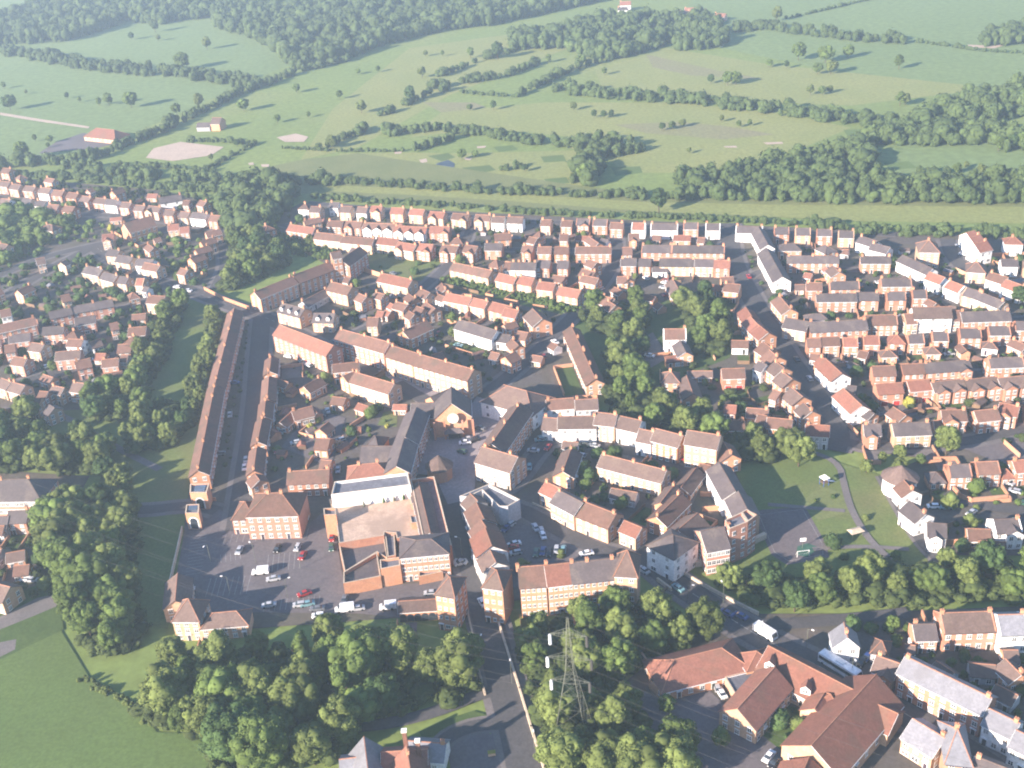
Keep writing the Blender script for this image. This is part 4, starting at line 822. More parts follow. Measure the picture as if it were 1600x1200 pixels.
# far buildings
r = rootfor('clubhouse', 'F1', 490, 630, 'low red-roofed clubhouse beside a car park among the far fields', 'clubhouse')
gpart(r, 'F1', 415, 590, 560, 605, 14, 3.4, 'prh', chim=[], winn=8, storeys=1)
gpart(r, 'F1', 470, 598, 500, 600, 8, 3.8, 'prn', sub='porch_', chim=[], win=False)
r = rootfor('barn', 'F1', 1000, 590, 'brown barn with dark sheds alone in the fields', 'barn')
gpart(r, 'F1', 985, 545, 1025, 545, 10, 5, 'ogn', chim=[], win=False)
gpart(r, 'F1', 915, 570, 975, 568, 7, 3, 'ksn', sub='shed_', chim=[], win=False)
hgroup('farm on the far skyline', 'the wood', 'F2', '1300 8 1350 6 wr 10 6; 1290 34 1335 32 ws 8 4; 1560 50 1620 50 wg 8 4; 1650 40 1700 45 wn 8 4; 1740 62 1790 64 pr 8 4; 1600 38 1640 36 wr 8 4', 9)
# garden and boundary walls
garden_wall('o', [(286, 830), (262, 935)], 2, 'thin pale wall between the wooded corridor and the car park', 'stone')
garden_wall('T1', [(1280, 738), (1400, 800), (1560, 860)], 2.2, 'long sunlit brick wall along the causeway', 'orange_brick')
garden_wall('o', [(768, 940), (790, 1010), (812, 1080), (830, 1140), (852, 1210)], 1.3, 'bridge parapet wall on the pylon side of the main road', 'stone', th=.5)
garden_wall('o', [(728, 945), (742, 1010), (748, 1050), (758, 1088)], 1.3, 'bridge parapet wall on the wood side of the main road', 'stone', th=.5)
garden_wall('o', [(1040, 882), (1100, 918), (1150, 945), (1184, 962)], 1.4, 'sunlit parapet wall of the bridge road beside the park trees', 'stone', th=.5)
garden_wall('o', [(1028, 910), (1048, 925)], 1.6, 'short stone parapet stub at the bridge road bend', 'stone', th=.6)
garden_wall('o', [(1098, 950), (1125, 968)], 1.6, 'short sunlit parapet on the wood side of the bridge road', 'stone', th=.6)
garden_wall('T8', [(1100, 830), (1160, 870), (1200, 920), (1270, 945), (1490, 925)], 2, 'stepped brick wall round the lower estate yard', 'orange_brick', th=.5)
garden_wall('T8', [(870, 60+0), (880, 70)], 2, 'tiny brick pier by the twin terraces', 'orange_brick')
garden_wall('T4', [(1170, 620), (1330, 690)], 2.2, 'sunlit garden wall in front of the round-ended pub', 'pale_brick')
garden_wall('T4', [(1395, 525), (1600, 520)], 2, 'long brick wall beside the stepped red terrace', 'orange_brick')
garden_wall('T2', [(640, 610), (780, 655)], 2.6, 'sunlit brick wall joining the red-roofed terrace to the lawn', 'orange_brick')
garden_wall('T7', [(1180, 905), (1310, 912)], 2, 'upper brick garden wall behind the white terrace arc', 'orange_brick')
garden_wall('T7', [(1190, 1000), (1320, 990)], 2, 'lower brick garden wall behind the white terrace arc', 'orange_brick')
garden_wall('T7', [(880, 620), (1090, 680), (1230, 700)], 1.8, 'brick garden wall below the cream block', 'orange_brick')
garden_wall('T7', [(415, 770), (580, 800)], 1.8, 'brick garden wall below the mews parking', 'orange_brick')
garden_wall('T7', [(130, 955), (560, 1140)], 1, 'low pale wall along the lower street pavement', 'stone')
garden_wall('T8', [(500, 470), (560, 530)], 2, 'brick corner wall at the foot of the long street', 'orange_brick')
garden_wall('T8', [(940, 280), (1020, 345)], 2, 'brick wall beside the garage court', 'orange_brick')
garden_wall('T8', [(1475, 580), (1570, 665)], 2, 'brick wall edging the grey car park by the estate', 'orange_brick')
garden_wall('T11', [(1040, 630), (1080, 690), (1085, 780), (1140, 830)], 3, 'curved brick wall at the end of the school hall', 'orange_brick', th=.5)
garden_wall('T8', [(0, 700-60), (20, 645)], 1.5, 'little wall stub under the large street tree', 'orange_brick')
garden_wall('T12', [(1120, 10), (1415, 0)], 2.2, 'brick wall along the foot of the lower estate', 'orange_brick')
garden_wall('T6', [(30, 480), (125, 505)], 2, 'first brick wall dividing the yards of the narrow terrace', 'orange_brick')
garden_wall('T6', [(90, 380), (255, 345)], 1.8, 'second brick wall dividing the yards of the narrow terrace', 'orange_brick')
garden_wall('T5', [(1275, 930), (1350, 935)], 1.6, 'red brick wall of the gate lodges', 'orange_brick')

# ------------------------------------------------------------------ foliage meshes
import bmesh
def ico(sub):
    bm = bmesh.new(); bmesh.ops.create_icosphere(bm, subdivisions=sub, radius=1)
    v = np.array([x.co[:] for x in bm.verts]); f = np.array([[y.index for y in x.verts] for x in bm.faces]); bm.free(); return v, f
I1, I2 = ico(2), ico(3)
def lump(base, c, r, rng, amp=.28):
    v, f = base; k = rng.randn(5, 3); ph = rng.rand(5)*6.28; d = np.zeros(len(v))
    for a, p in zip(k, ph): d += np.sin(v@(a*2.6)+p)
    d += .9*np.sin(v@(rng.randn(3)*6)+ph[0])
    return v*(1+amp*d[:, None]/3)*r+c, f
def leaves(rng, centers, radii, n, size):
    i = rng.randint(0, len(centers), n); d = rng.randn(n, 3); d[:, 2] = np.abs(d[:, 2])*.9-.25; d /= np.linalg.norm(d, axis=1)[:, None]
    p = centers[i]+d*radii[i]*(0.88+.32*rng.rand(n))[:, None]
    t = np.cross(d, rng.randn(n, 3)); t /= np.linalg.norm(t, axis=1)[:, None]+1e-9; u = np.cross(d, t)+.5*rng.randn(n, 3); u /= np.linalg.norm(u, axis=1)[:, None]
    s = size*(.6+.8*rng.rand(n))[:, None]
    return np.stack([p-t*s, p-u*s*.7, p+t*s, p+u*s*.7], 1).reshape(-1, 3)
def np_mesh(name, V, T, Q, m):
    me = bpy.data.meshes.new(name); me.vertices.add(len(V)); me.vertices.foreach_set('co', np.asarray(V, np.float32).ravel())
    nl = T.size+Q.size; me.loops.add(nl); me.loops.foreach_set('vertex_index', np.concatenate([T.ravel(), Q.ravel()]).astype(np.int32))
    nf = len(T)+len(Q); me.polygons.add(nf)
    me.polygons.foreach_set('loop_start', np.concatenate([np.arange(len(T))*3, T.size+np.arange(len(Q))*4]).astype(np.int32))
    me.materials.append(MT[m]); me.update(calc_edges=True); me.validate(); return me
def crown_arrays(seed, wd, h0, n, nl, leaf, base=I1, lr=.42, cone=0):
    """crown inside a unit-high tree: width wd, from height h0 to 1"""
    rng = np.random.RandomState(seed); cz = (1+h0)/2; hz = (1-h0)/2; C = []; Rr = []
    while len(C) < n:
        d = rng.randn(3); d /= np.linalg.norm(d); q = rng.rand()**.4; p = d*q
        z = p[2]; tp = 1-cone*(z*.5+.5)
        r = lr*wd/2*(.75+.6*rng.rand())*(1-.35*cone*(z*.5+.5))
        c = np.array([p[0]*(wd/2-r*.7)*tp, p[1]*(wd/2-r*.7)*tp, cz+z*(hz-r*.7)]); C.append(c); Rr.append(r)
    C = np.array(C); Rr = np.array(Rr); V = []; T = []; o = 0
    for c, r in zip(C, Rr):
        v, f = lump(base, c, r*.84, rng, .34); V.append(v); T.append(f+o); o += len(v)
    lv = leaves(rng, C, Rr[:, None], nl, leaf); V.append(lv); Q = np.arange(nl*4).reshape(-1, 4)+o
    return np.concatenate(V), np.concatenate(T), Q
CROWN = {}
spec = [('leaf_green', .82, .18), ('leaf_olive', .78, .2), ('leaf_dark', .72, .15), ('leaf_green', .95, .2), ('leaf_olive', .9, .15), ('leaf_dark', .85, .2), ('leaf_green', .68, .12), ('leaf_olive', .7, .12)]
for i, (m, wd, h0) in enumerate(spec):
    V, T, Q = crown_arrays(50+i, wd, h0, 75, 6500, .0185, lr=.27)
    CROWN[i] = np_mesh('crown', V, T, Q, m)
POP = []
for i in range(2):
    V, T, Q = crown_arrays(80+i, .36, .06, 30, 2000, .018, lr=.6, cone=.5); POP.append(np_mesh('crown', V, T, Q, 'leaf_dark' if i else 'leaf_green'))
BUSH = []
for i, m in enumerate(('leaf_green', 'leaf_olive', 'leaf_dark', 'leaf_yellow')):
    V, T, Q = crown_arrays(90+i, 1.25, -.1, 12, 700, .05, lr=.55); BUSH.append(np_mesh('bush', V, T, Q, m))
b = MB(); b.beam((0, 0, -.02), (0, 0, .5), .022)
for k in range(5):
    a = k*1.256; b.beam((0, 0, .2+.05*k), (.2*math.cos(a), .2*math.sin(a), .5+.04*k), .011)
TRUNK = b.mesh('trunk', ['bark'])
TONE = {'leaf_green': 'mid-green', 'leaf_olive': 'olive-green', 'leaf_dark': 'dark green'}
NT = [0]
def tree(p, h, var=None, label=None, group=None, wide=1.0, pop=False):
    NT[0] += 1
    if var is None: var = random.choice([0, 1, 3, 4, 6, 7, 0, 4, 1, 2, 5])
    me = random.choice(POP) if pop else CROWN[var]; tone = TONE[me.materials[0].name]
    shape = 'slim upright' if pop else ('spreading' if var in (3, 4) else 'rounded')
    r = empty('broadleaf_tree' if not pop else 'poplar', (p[0], p[1], 0), random.random()*6.28, (label or '{} {} tree').format(tone, shape), 'tree', group)
    s = h*(.9+.25*random.random())*wide
    put(TRUNK, 'trunk', r, sc=(h, h, h)); put(me, 'crown', r, sc=(s, s*(.9+.2*random.random()), h)); return r
def scatter(poly, gap, t='o', seed=0, wpoly=None, avoid=True, mg=1.0, lim=9999):
    P = wpoly or [GT(t, *p) for p in poly]; xs = [p[0] for p in P]; ys = [p[1] for p in P]; rng = random.Random(seed); out = []; grid = {}
    tries = int((max(xs)-min(xs))*(max(ys)-min(ys))/gap/gap*9)
    for _ in range(min(tries, 90000)):
        x = rng.uniform(min(xs), max(xs)); y = rng.uniform(min(ys), max(ys))
        if not inside((x, y), P): continue
        k = (int(x//gap), int(y//gap))
        if any((x-a)**2+(y-c)**2 < gap*gap for i in (-1, 0, 1) for j in (-1, 0, 1) for a, c in grid.get((k[0]+i, k[1]+j), ())): continue
        if avoid and (occupied((x, y), mg) or on_road((x, y), mg-1)): continue
        grid.setdefault(k, []).append((x, y)); out.append((x, y))
        if len(out) >= lim: break
    return out
def belt(poly, gap, h0, h1, where, seed, mix=None, pop=0, under=1, t='o', edge=0):
    pts = scatter(poly, gap*1.12, t, seed, mg=2.0)
    ey = G(500, edge).y if edge else 1e9
    for p in pts:
        h = random.uniform(h0, h1)*(.8 if p[1] > ey else 1); v = random.choice(mix) if mix else None
        tree(p, h, v, ('tall ' if h > h0+(h1-h0)*.6 else '')+'{} {} tree ' + where, 'trees ' + where, pop=random.random() < pop)
    if under:
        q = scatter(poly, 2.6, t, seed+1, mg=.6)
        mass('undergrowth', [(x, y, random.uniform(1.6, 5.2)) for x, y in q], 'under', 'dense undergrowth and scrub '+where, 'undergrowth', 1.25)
PROT = []
for i in range(6): PROT.append(crown_arrays(120+i, 1.0, -.05, 8, 170, .085, base=ico(2), lr=.62))
def mass(name, pts, m, label, cat, wf=1.0):
    if not pts: return
    V = []; T = []; Q = []; o = 0; rng = np.random.RandomState(len(pts)+3); c0 = np.mean([p[:2] for p in pts], axis=0)
    for x, y, h in pts:
        v, tt, q = PROT[rng.randint(6)]; a = rng.rand()*6.28; ca, sa = math.cos(a), math.sin(a); s = h*wf*(.7+.75*rng.rand()**1.5)
        w_ = np.empty_like(v); w_[:, 0] = (v[:, 0]*ca-v[:, 1]*sa)*s+x-c0[0]; w_[:, 1] = (v[:, 0]*sa+v[:, 1]*ca)*s+y-c0[1]; w_[:, 2] = v[:, 2]*h
        V.append(w_); T.append(tt+o); Q.append(q+o); o += len(v)
    me = np_mesh(name, np.concatenate(V), np.concatenate(T), np.concatenate(Q), m)
    return tag(put(me, name, None, (c0[0], c0[1], 0)), label, cat, None, 'stuff')
def wood(poly, gap, h0, h1, label, seed, t='o', m='leaf_far'):
    pts = scatter(poly, gap*.85, t, seed, mg=3); mass('wood', [(x, y, random.uniform(h0, h1)*random.choice((.6, .75, .85, .95))) for x, y in pts], m, label, 'wood', .82)
def hedge(px, wd, h0, h1, label, t='o', gap=None, name='hedgerow', m='leaf_far'):
    wd *= .8; P = [GT(t, *p) for p in px]; pts = []; gap = gap or (h0+h1)/2*.5
    for a, c in zip(P, P[1:]):
        L = (c-a).length; u = (c-a)/L; nn = Vector((-u.y, u.x, 0)); n = max(1, int(L/gap*max(1, wd/gap)))
        for _ in range(n):
            p = a+u*L*random.random()+nn*random.uniform(-wd/2, wd/2); pts.append((p.x, p.y, random.uniform(h0, h1)*.64*(1 if random.random() < .85 else 1.35)))
    mass(name, pts, m, label, 'hedge' if name == 'hedgerow' else 'wood', .85)
# ------------------------------------------------------------------ far woods and hedges
wood([(330, 14), (450, 0), (760, -22), (1000, -28), (925, 6), (832, 26), (764, 42), (690, 49), (620, 66), (545, 93), (460, 110), (437, 82), (395, 62), (340, 46)], 8, 11, 19, 'large far wood filling the top of the view', 1)
wood([(-30, 32), (40, 22), (110, -4), (300, -40), (420, -30), (340, 12), (330, 28), (250, 38), (195, 34), (155, 50), (100, 66), (-30, 72)], 8, 11, 19, 'far dark wood in the top corner above the club fields', 2)
wood([(800, 58), (870, 50), (950, 32), (1060, 30), (1080, 60), (1036, 70), (1000, 84), (940, 96), (880, 76), (800, 80)], 8, 9, 17, 'wood between the far farm and the golf fairways', 3)
wood([(1060, 40), (1100, 26), (1132, 60), (1128, 78), (1060, 80)], 8, 11, 18, 'small copse beside the far farm', 4)
wood([(1525, 74), (1560, 52), (1660, 30), (1660, 62), (1560, 74)], 7, 9, 16, 'oval copse in the far corner by the white track', 5)
wood([(1390, 206), (1458, 168), (1532, 150), (1640, 128), (1700, 170), (1600, 184), (1535, 198), (1600, 214), (1640, 232), (1565, 240), (1548, 222), (1488, 230), (1397, 228), (1340, 226)], 6.5, 8, 15, 'angled wood where two field belts meet', 6)
wood([(1055, 280), (1117, 272), (1195, 263), (1262, 243), (1316, 230), (1362, 243), (1357, 266), (1397, 286), (1482, 290), (1533, 286), (1660, 272), (1660, 324), (1465, 319), (1363, 320), (1195, 316), (1060, 313)], 6, 8, 13, 'broad thick wood along the railway grass', 7)
wood([(345, 312), (400, 284), (462, 296), (458, 322), (425, 352), (410, 368), (355, 372), (350, 345)], 6, 10, 16, 'dark wood at the town edge beside the railway', 8)
wood([(895, 290), (905, 222), (925, 222), (985, 228), (1000, 238), (940, 250), (935, 290)], 6, 8, 13, 'clump of trees running down to the railway hedge', 9)
H = hedge
H([(545, 94), (455, 118), (388, 142), (304, 180), (236, 214), (190, 230)], 10, 6, 11, 'long diagonal boundary hedge crossing the far fields')
H([(190, 232), (135, 252), (60, 258), (0, 262), (-60, 262)], 12, 6, 12, 'boundary hedge behind the clubhouse car park')
H([(-30, 78), (70, 92), (130, 104), (190, 112), (260, 116), (300, 122), (350, 126), (410, 138)], 26, 7, 14, 'thick tree belt above the clubhouse fields')
H([(682, 122), (763, 92), (802, 80)], 6, 6, 11, 'upper short hedge on the golf fairways')
H([(668, 142), (699, 135), (783, 122), (846, 100)], 9, 6, 11, 'second fairway hedge with a bulge at its lower end')
H([(598, 182), (648, 158), (702, 140)], 6, 6, 10, 'dark tapering hedge on the open slope')
H([(813, 151), (861, 124), (901, 107), (945, 96), (1002, 82), (1040, 70)], 8, 6, 11, 'hedge climbing to the farm wood')
H([(719, 145), (770, 150), (813, 152)], 4, 3, 5, 'low scrub line joining two fairway hedges')
H([(861, 140), (935, 150), (1016, 156), (1060, 158), (1161, 170), (1249, 180), (1350, 194), (1400, 202)], 20, 7, 12, 'long broad tree belt crossing the middle fields')
H([(598, 213), (682, 203), (733, 210), (773, 214), (834, 224), (911, 231), (1000, 238)], 11, 5, 10, 'irregular hedge over the golf green')
H([(641, 239), (692, 223), (719, 211)], 6, 5, 9, 'hedge slanting down to the pond')
H([(500, 236), (530, 224), (576, 202)], 8, 6, 10, 'dark clumps left of the pond hedge'.replace('left of', 'beside'))
H([(440, 232), (530, 237), (631, 237)], 3, 2, 4, 'low hedge above the bunkers')
H([(776, 267), (817, 262)], 7, 4, 7, 'small thicket on the golf course')
H([(530, 286), (648, 294), (766, 302), (868, 305), (935, 308), (1060, 314)], 7, 5, 8, 'upper hedge along the railway grass')
H([(100, 264), (200, 274), (300, 284), (400, 284), (530, 289)], 12, 6, 11, 'hedge behind the upper houses by the arena')
H([(0, 274), (100, 278), (210, 292), (340, 300)], 9, 4, 8, 'garden hedge behind the upper row of houses')
H([(480, 308), (530, 314), (733, 326), (834, 335), (960, 339), (1070, 343), (1262, 353)], 5, 4, 6, 'lower hedge between the railway and the town')
H([(1262, 354), (1363, 364), (1600, 370), (1680, 372)], 12, 5, 8, 'thick scrub bank behind the last houses')
H([(1095, 56), (1195, 44), (1262, 54), (1350, 64), (1422, 68)], 16, 8, 14, 'tree belt below the far green field')
H([(1229, 30), (1350, 2), (1420, -14)], 3, 3, 5, 'thin far hedge on the pale green field')
H([(1431, 66), (1485, 73), (1530, 80), (1640, 86)], 4, 2, 5, 'thin hedge from the belt to the track')
H([(300, 270), (330, 262), (400, 225)], 4, 3, 6, 'thin hedge beyond the sand arena')
H([(180, 258), (260, 262), (340, 268)], 4, 2, 5, 'low hedge below the sand arena')
H([(290, 222), (340, 222), (400, 226)], 5, 3, 6, 'hedge above the sand arena')
H([(1425, 268), (1500, 271)], 5, 3, 6, 'two low thickets in the right field'.replace('right', 'last'))
H([(640, 45), (700, 28), (830, 10)], 8, 6, 10, 'hedge under the large far wood')
H([(128, 1062), (170, 1085), (215, 1112), (235, 1135)], 3, 1.8, 2.6, 'clipped hedge edging the bright meadow', m='leaf_olive')
H([(1400, 745), (1420, 790), (1440, 830)], 3, 2, 3.5, 'hedge between the park and the white-fronted row', m='leaf_olive')
H([(695, 438), (760, 452), (840, 470), (900, 488)], 9, 1.5, 3.5, 'scrubby hedge bank below the cream row', m='leaf_green')
H([(400, 362), (440, 372), (480, 385), (520, 402), (480, 398), (400, 382)], 10, 2, 5, 'rough scrub beside the shaded long terrace', m='leaf_green')
H([(700, 570), (640, 590), (600, 575)], 3, 1.2, 2.2, 'low planting in front of the high street terrace', m='leaf_dark')
# isolated far trees
FAR = [('F1', q) for q in [(610, 185, 10), (720, 150, 17), (960, 230, 15), (850, 325, 20), (50, 512, 16), (312, 458, 7), (370, 475, 6), (505, 490, 13), (610, 500, 16), (925, 500, 14), (820, 535, 12), (1130, 515, 12), (110, 745, 17), (1285, 570, 8), (1430, 545, 6), (20, 412, 8), (122, 436, 5), (235, 662, 7), (165, 656, 7), (1375, 430, 9), (1575, 460, 9), (460, 490, 9), (735, 190, 8), (980, 745, 6), (1100, 680, 7), (1540, 690, 12), (225, 685, 5)]]
FAR += [('F2', q) for q in [(105, 525, 12), (385, 360, 11), (735, 275, 19), (330, 470, 15), (1120, 310, 13), (605, 512, 6), (715, 510, 9), (1228, 348, 8), (1085, 512, 8), (1180, 545, 7), (1225, 548, 7), (1260, 545, 7), (1495, 605, 7), (1540, 600, 7), (180, 335, 7), (88, 345, 6), (400, 262, 7), (480, 262, 7), (570, 740, 9), (630, 730, 6), (1240, 270, 16), (1330, 255, 16), (1060, 235, 14), (610, 270, 12), (1590, 590, 7), (860, 795, 6), (1150, 850, 15), (1480, 985, 17), (900, 300, 9), (970, 290, 9)]]
FAR += [('F3', q) for q in [(555, 280, 18), (680, 290, 16), (785, 270, 13), (645, 345, 11), (705, 345, 14), (1020, 322, 14), (420, 312, 8), (500, 318, 8), (228, 395, 13), (265, 393, 12), (150, 388, 9), (610, 440, 9), (665, 440, 8), (700, 432, 7), (455, 100, 17), (1025, 490, 12), (1050, 488, 10), (280, 590, 6), (330, 585, 6), (1285, 805, 8), (1400, 805, 7), (1480, 700, 12), (1540, 695, 12), (50, 712, 5), (200, 565, 6), (1580, 690, 12), (1330, 780, 5)]]
SC = {'F1': 'above the clubhouse', 'F2': 'on the golf course', 'F3': 'in the far farm fields'}
for t, (x, y, h) in FAR:
    p = GT(t, x, y); sz = 'large' if h > 13.5 else ('medium' if h > 8.5 else 'small'); h *= .82
    tree(p, h, random.choice([0, 2, 3, 5, 6, 1]), sz+' lone {} {} tree '+SC[t], sz+' lone trees '+SC[t])
# ------------------------------------------------------------------ near belts
belt([(92, 815), (150, 800), (212, 812), (212, 900), (216, 960), (225, 1010), (160, 1035), (118, 1000), (95, 940), (88, 870)], 6.2, 11, 17, 'in the tall meadow belt', 21)
belt([(262, 1048), (330, 1032), (400, 1016), (500, 1015), (600, 1015), (630, 1040), (735, 1062), (745, 1075), (740, 1090), (640, 1120), (570, 1135), (530, 1200), (340, 1215), (325, 1160), (250, 1140), (225, 1110), (285, 1085), (285, 1050), (180, 1040)], 6.6, 9, 18, 'in the car park wood', 22, pop=.08, edge=1058)
belt([(795, 990), (850, 985), (900, 962), (950, 945), (1000, 950), (1035, 962), (1090, 985), (1135, 995), (1050, 1020), (1000, 1045), (960, 1070), (955, 1085), (1010, 1140), (1060, 1180), (1070, 1230), (865, 1230), (828, 1080), (805, 1010)], 6.4, 8, 14, 'in the pylon thicket', 23, edge=1005, mix=[0, 1, 3, 4, 6, 7, 4, 1])
belt([(1085, 915), (1180, 915), (1300, 910), (1385, 890), (1440, 895), (1640, 890), (1660, 940), (1480, 945), (1350, 950), (1210, 958), (1170, 940), (1110, 915)], 7, 8, 12, 'in the park belt', 24)
belt([(935, 598), (975, 580), (1010, 610), (1060, 645), (1110, 662), (1180, 690), (1232, 712), (1190, 728), (1130, 705), (1090, 688), (1020, 672), (960, 655)], 7, 8, 12, 'behind the white crescent', 25, mix=[0, 1, 3, 4, 6, 7])
belt([(902, 495), (930, 482), (1010, 482), (1012, 530), (1000, 560), (1000, 600), (965, 600), (950, 565), (960, 530), (930, 520)], 7.5, 8, 12, 'in the garden grove', 26)
belt([(1064, 480), (1090, 468), (1130, 472), (1135, 520), (1135, 556), (1092, 562), (1080, 520)], 7.5, 9, 13, 'behind the white house', 27)
belt([(250, 492), (288, 482), (278, 512), (254, 570), (232, 612), (210, 626), (198, 618), (222, 565)], 6.8, 8, 12, 'along the estate corridor', 28, mix=[0, 1, 4, 7])
belt([(334, 500), (348, 498), (336, 560), (318, 628), (306, 648), (298, 635), (314, 570)], 6.5, 7, 10, 'against the narrow terrace', 29, mix=[1, 4, 7])
belt([(140, 625), (185, 600), (208, 620), (200, 655), (150, 662)], 6.5, 8, 12, 'in the clump at the corridor corner', 30)
belt([(212, 630), (240, 625), (238, 662), (215, 662)], 6.5, 7, 10, 'in the middle of the grass corridor', 31, under=0)
belt([(246, 640), (300, 640), (300, 668), (262, 705), (208, 708), (205, 690)], 6.5, 7, 11, 'in the shaded corridor clump', 32)
belt([(-40, 665), (60, 660), (85, 735), (-40, 745)], 7, 9, 13, 'above the brick flats', 33)
belt([(85, 700), (120, 680), (172, 705), (170, 740), (90, 745)], 7, 8, 12, 'beside the gazebo lawn', 34)
belt([(160, 745), (205, 755), (210, 790), (175, 790)], 7, 7, 10, 'by the lane behind the gazebo', 35, under=0)
belt([(1452, 690), (1515, 690), (1520, 722), (1450, 730)], 7, 9, 13, 'below the slate-roofed range', 36, under=0)
belt([(1345, 735), (1400, 712), (1450, 715), (1450, 730), (1400, 740), (1350, 752)], 5, 4, 6, 'at the park entrance', 37, under=0)
belt([(355, 375), (405, 372), (440, 390), (455, 415), (400, 440), (365, 455), (335, 455), (345, 410)], 7, 8, 12, 'on the slope by the causeway', 38)
belt([(415, 350), (450, 348), (500, 380), (490, 398), (420, 392)], 7, 5, 7, 'above the shaded long terrace', 39, under=0)
for t, x, y, h, v, lab in [('T8', 190, 720, 13, 4, 'large sunlit {} tree at the foot of the long street'), ('T11', 130, 620, 8, 1, '{} tree overhanging the main road parapet'), ('T12', 1020, 250, 7, 3, 'round {} tree standing by the belt path'), ('T12', 870, 465, 5, 0, 'young {} tree behind the white cottage'),
                           ('T4', 770, 610, 7, 0, '{} tree at the corner of the slate terrace'), ('T4', 1560, 830, 9, 2, '{} tree among the slanting rows'), ('T11', 1170, 910, 6, 0, '{} tree between the school parking bays'), ('T11', 1460, 1090, 6, 1, '{} tree on the school car park island'),
                           ('T12', 890, 95, 4, 0, 'small {} tree on the park bank'), ('T5', 740, 850, 8, 4, '{} tree on the sunlit corridor slope'), ('T10', 1215, 700, 15, 1, 'tallest {} tree near the bridge parapet'), ('T10', 740, 850, 15, 4, 'broad pale {} tree amid the bottom wood'), ('T10', 1030, 960, 11, 3, 'domed {} tree beside the villa path'), ('T10', 180, 1010, 12, 7, 'pale feathery {} tree at the meadow corner')]:
    tree(GT(t, x, y), h, v, lab.replace('{}', '{}', 1)+'')
# garden trees and bushes in the town
TOWN = [([(-20, 330), (340, 350), (330, 450), (220, 560), (200, 610), (-20, 620)], 'in the old estate gardens', 95), ([(-20, 280), (340, 310), (350, 350), (-20, 330)], 'round the upper houses', 24),
        ([(450, 345), (960, 350), (940, 430), (700, 425), (560, 390)], 'in the railway row gardens', 34), ([(560, 440), (880, 500), (760, 600), (530, 510)], 'behind the high street', 34),
        ([(980, 380), (1140, 385), (1150, 450), (985, 440)], 'among the middle rows', 14), ([(1150, 390), (1600, 400), (1600, 560), (1250, 540)], 'in the right-hand block yards'.replace('right-hand', 'pub'), 46),
        ([(1290, 560), (1600, 560), (1600, 690), (1330, 690)], 'round the red garages', 30), ([(1050, 560), (1290, 600), (1280, 670), (1100, 640)], 'in the shaded street gardens', 18),
        ([(410, 560), (540, 590), (620, 640), (560, 720), (405, 740)], 'in the lodge terrace yards', 26), ([(850, 690), (1090, 720), (1060, 850), (900, 800)], 'in the mews gardens', 30),
        ([(1450, 740), (1600, 720), (1600, 860), (1480, 860)], 'in the lower estate', 20), ([(1330, 980), (1600, 980), (1600, 1150), (1500, 1130)], 'behind the roadside cottages', 34),
        ([(-20, 820), (80, 800), (85, 950), (-20, 960)], 'by the edge cottages', 14), ([(1195, 1120), (1250, 1090), (1300, 1130), (1240, 1185)], 'in the school courtyard', 12), ([(780, 850), (960, 880), (790, 900)], 'round the block parking', 5),
        ([(1240, 740), (1440, 760), (1450, 870), (1300, 880)], 'dotted over the park', 9), ([(570, 395), (700, 405), (660, 440), (580, 425)], 'on the lawn by the tower', 5)]
for k, (poly, where, n) in enumerate(TOWN):
    for p in scatter(poly, 3.2, 'o', 300+k, mg=.4, lim=int(n*.64)):
        h = random.choice([1.2, 1.6, 2.0, 2.6, 3.2, 4.2, 5.0]); me = BUSH[random.choice([0, 0, 1, 1, 2, 2, 2] + ([3] if random.random() < .25 else []))]
        tn = TONE.get(me.materials[0].name, 'yellow'); sz = 'tall' if h > 3 else 'low'
        tag(put(me, 'shrub', None, (p[0], p[1], 0), random.random()*6.3, (h*.9, h*.9, h)), f'{sz} {tn} shrub {where}', 'shrub', f'{sz} {tn} shrubs {where}')
for k, (poly, where, gp, hh) in enumerate([([(-20, 400), (120, 400), (330, 450), (260, 480), (200, 610), (60, 620), (-20, 560)], 'filling the old estate gardens', 4.6, 3.4), ([(-20, 318), (130, 330), (60, 400), (-20, 420)], 'at the picture edge below the second row', 4.0, 6.5),
        ([(40, 345), (150, 350), (330, 380), (320, 430), (250, 440), (170, 390), (80, 375)], 'round the barn and old streets', 5, 3.5), ([(0, 282), (330, 312), (345, 350), (0, 300)], 'behind the upper row', 4.5, 3.5), ([(450, 340), (960, 350), (950, 440), (700, 425), (580, 395)], 'in the railway row back gardens', 5.5, 2.2),
        ([(540, 440), (880, 500), (760, 600), (530, 510)], 'in the gardens behind the high street', 5, 2.4), ([(1150, 390), (1600, 400), (1600, 560), (1250, 545)], 'in the pub block gardens', 5.5, 2.2), ([(1300, 545), (1600, 560), (1600, 700), (1330, 690)], 'along the garage rows', 5.5, 2.4),
        ([(1050, 565), (1290, 600), (1280, 680), (1100, 640)], 'in the shaded street back gardens', 5, 2.6), ([(375, 500), (395, 500), (370, 740), (330, 735)], 'in the front gardens of the long narrow terrace', 4, 1.4), ([(410, 560), (540, 590), (620, 640), (560, 720), (405, 740)], 'between the lodge terrace yards', 6, 1.8),
        ([(860, 690), (1090, 720), (1060, 850), (900, 800)], 'in the mews back gardens', 4.6, 2.2), ([(1350, 985), (1600, 985), (1600, 1150), (1500, 1130)], 'behind the roadside cottages', 4.2, 3), ([(1450, 740), (1600, 720), (1600, 860), (1480, 860)], 'in the lower estate gardens', 6, 2), ([(-20, 825), (80, 800), (85, 930), (-20, 940)], 'round the edge cottages', 4.5, 3)]):
    q = scatter(poly, gp, 'o', 500+k, mg=.8)
    mass('shrubbery', [(x, y, hh*random.uniform(.35, 1.3)) for x, y in q], random.choice(['leaf_dark', 'leaf_green', 'under']), 'mixed garden greenery '+where, 'shrubbery', 1.1)
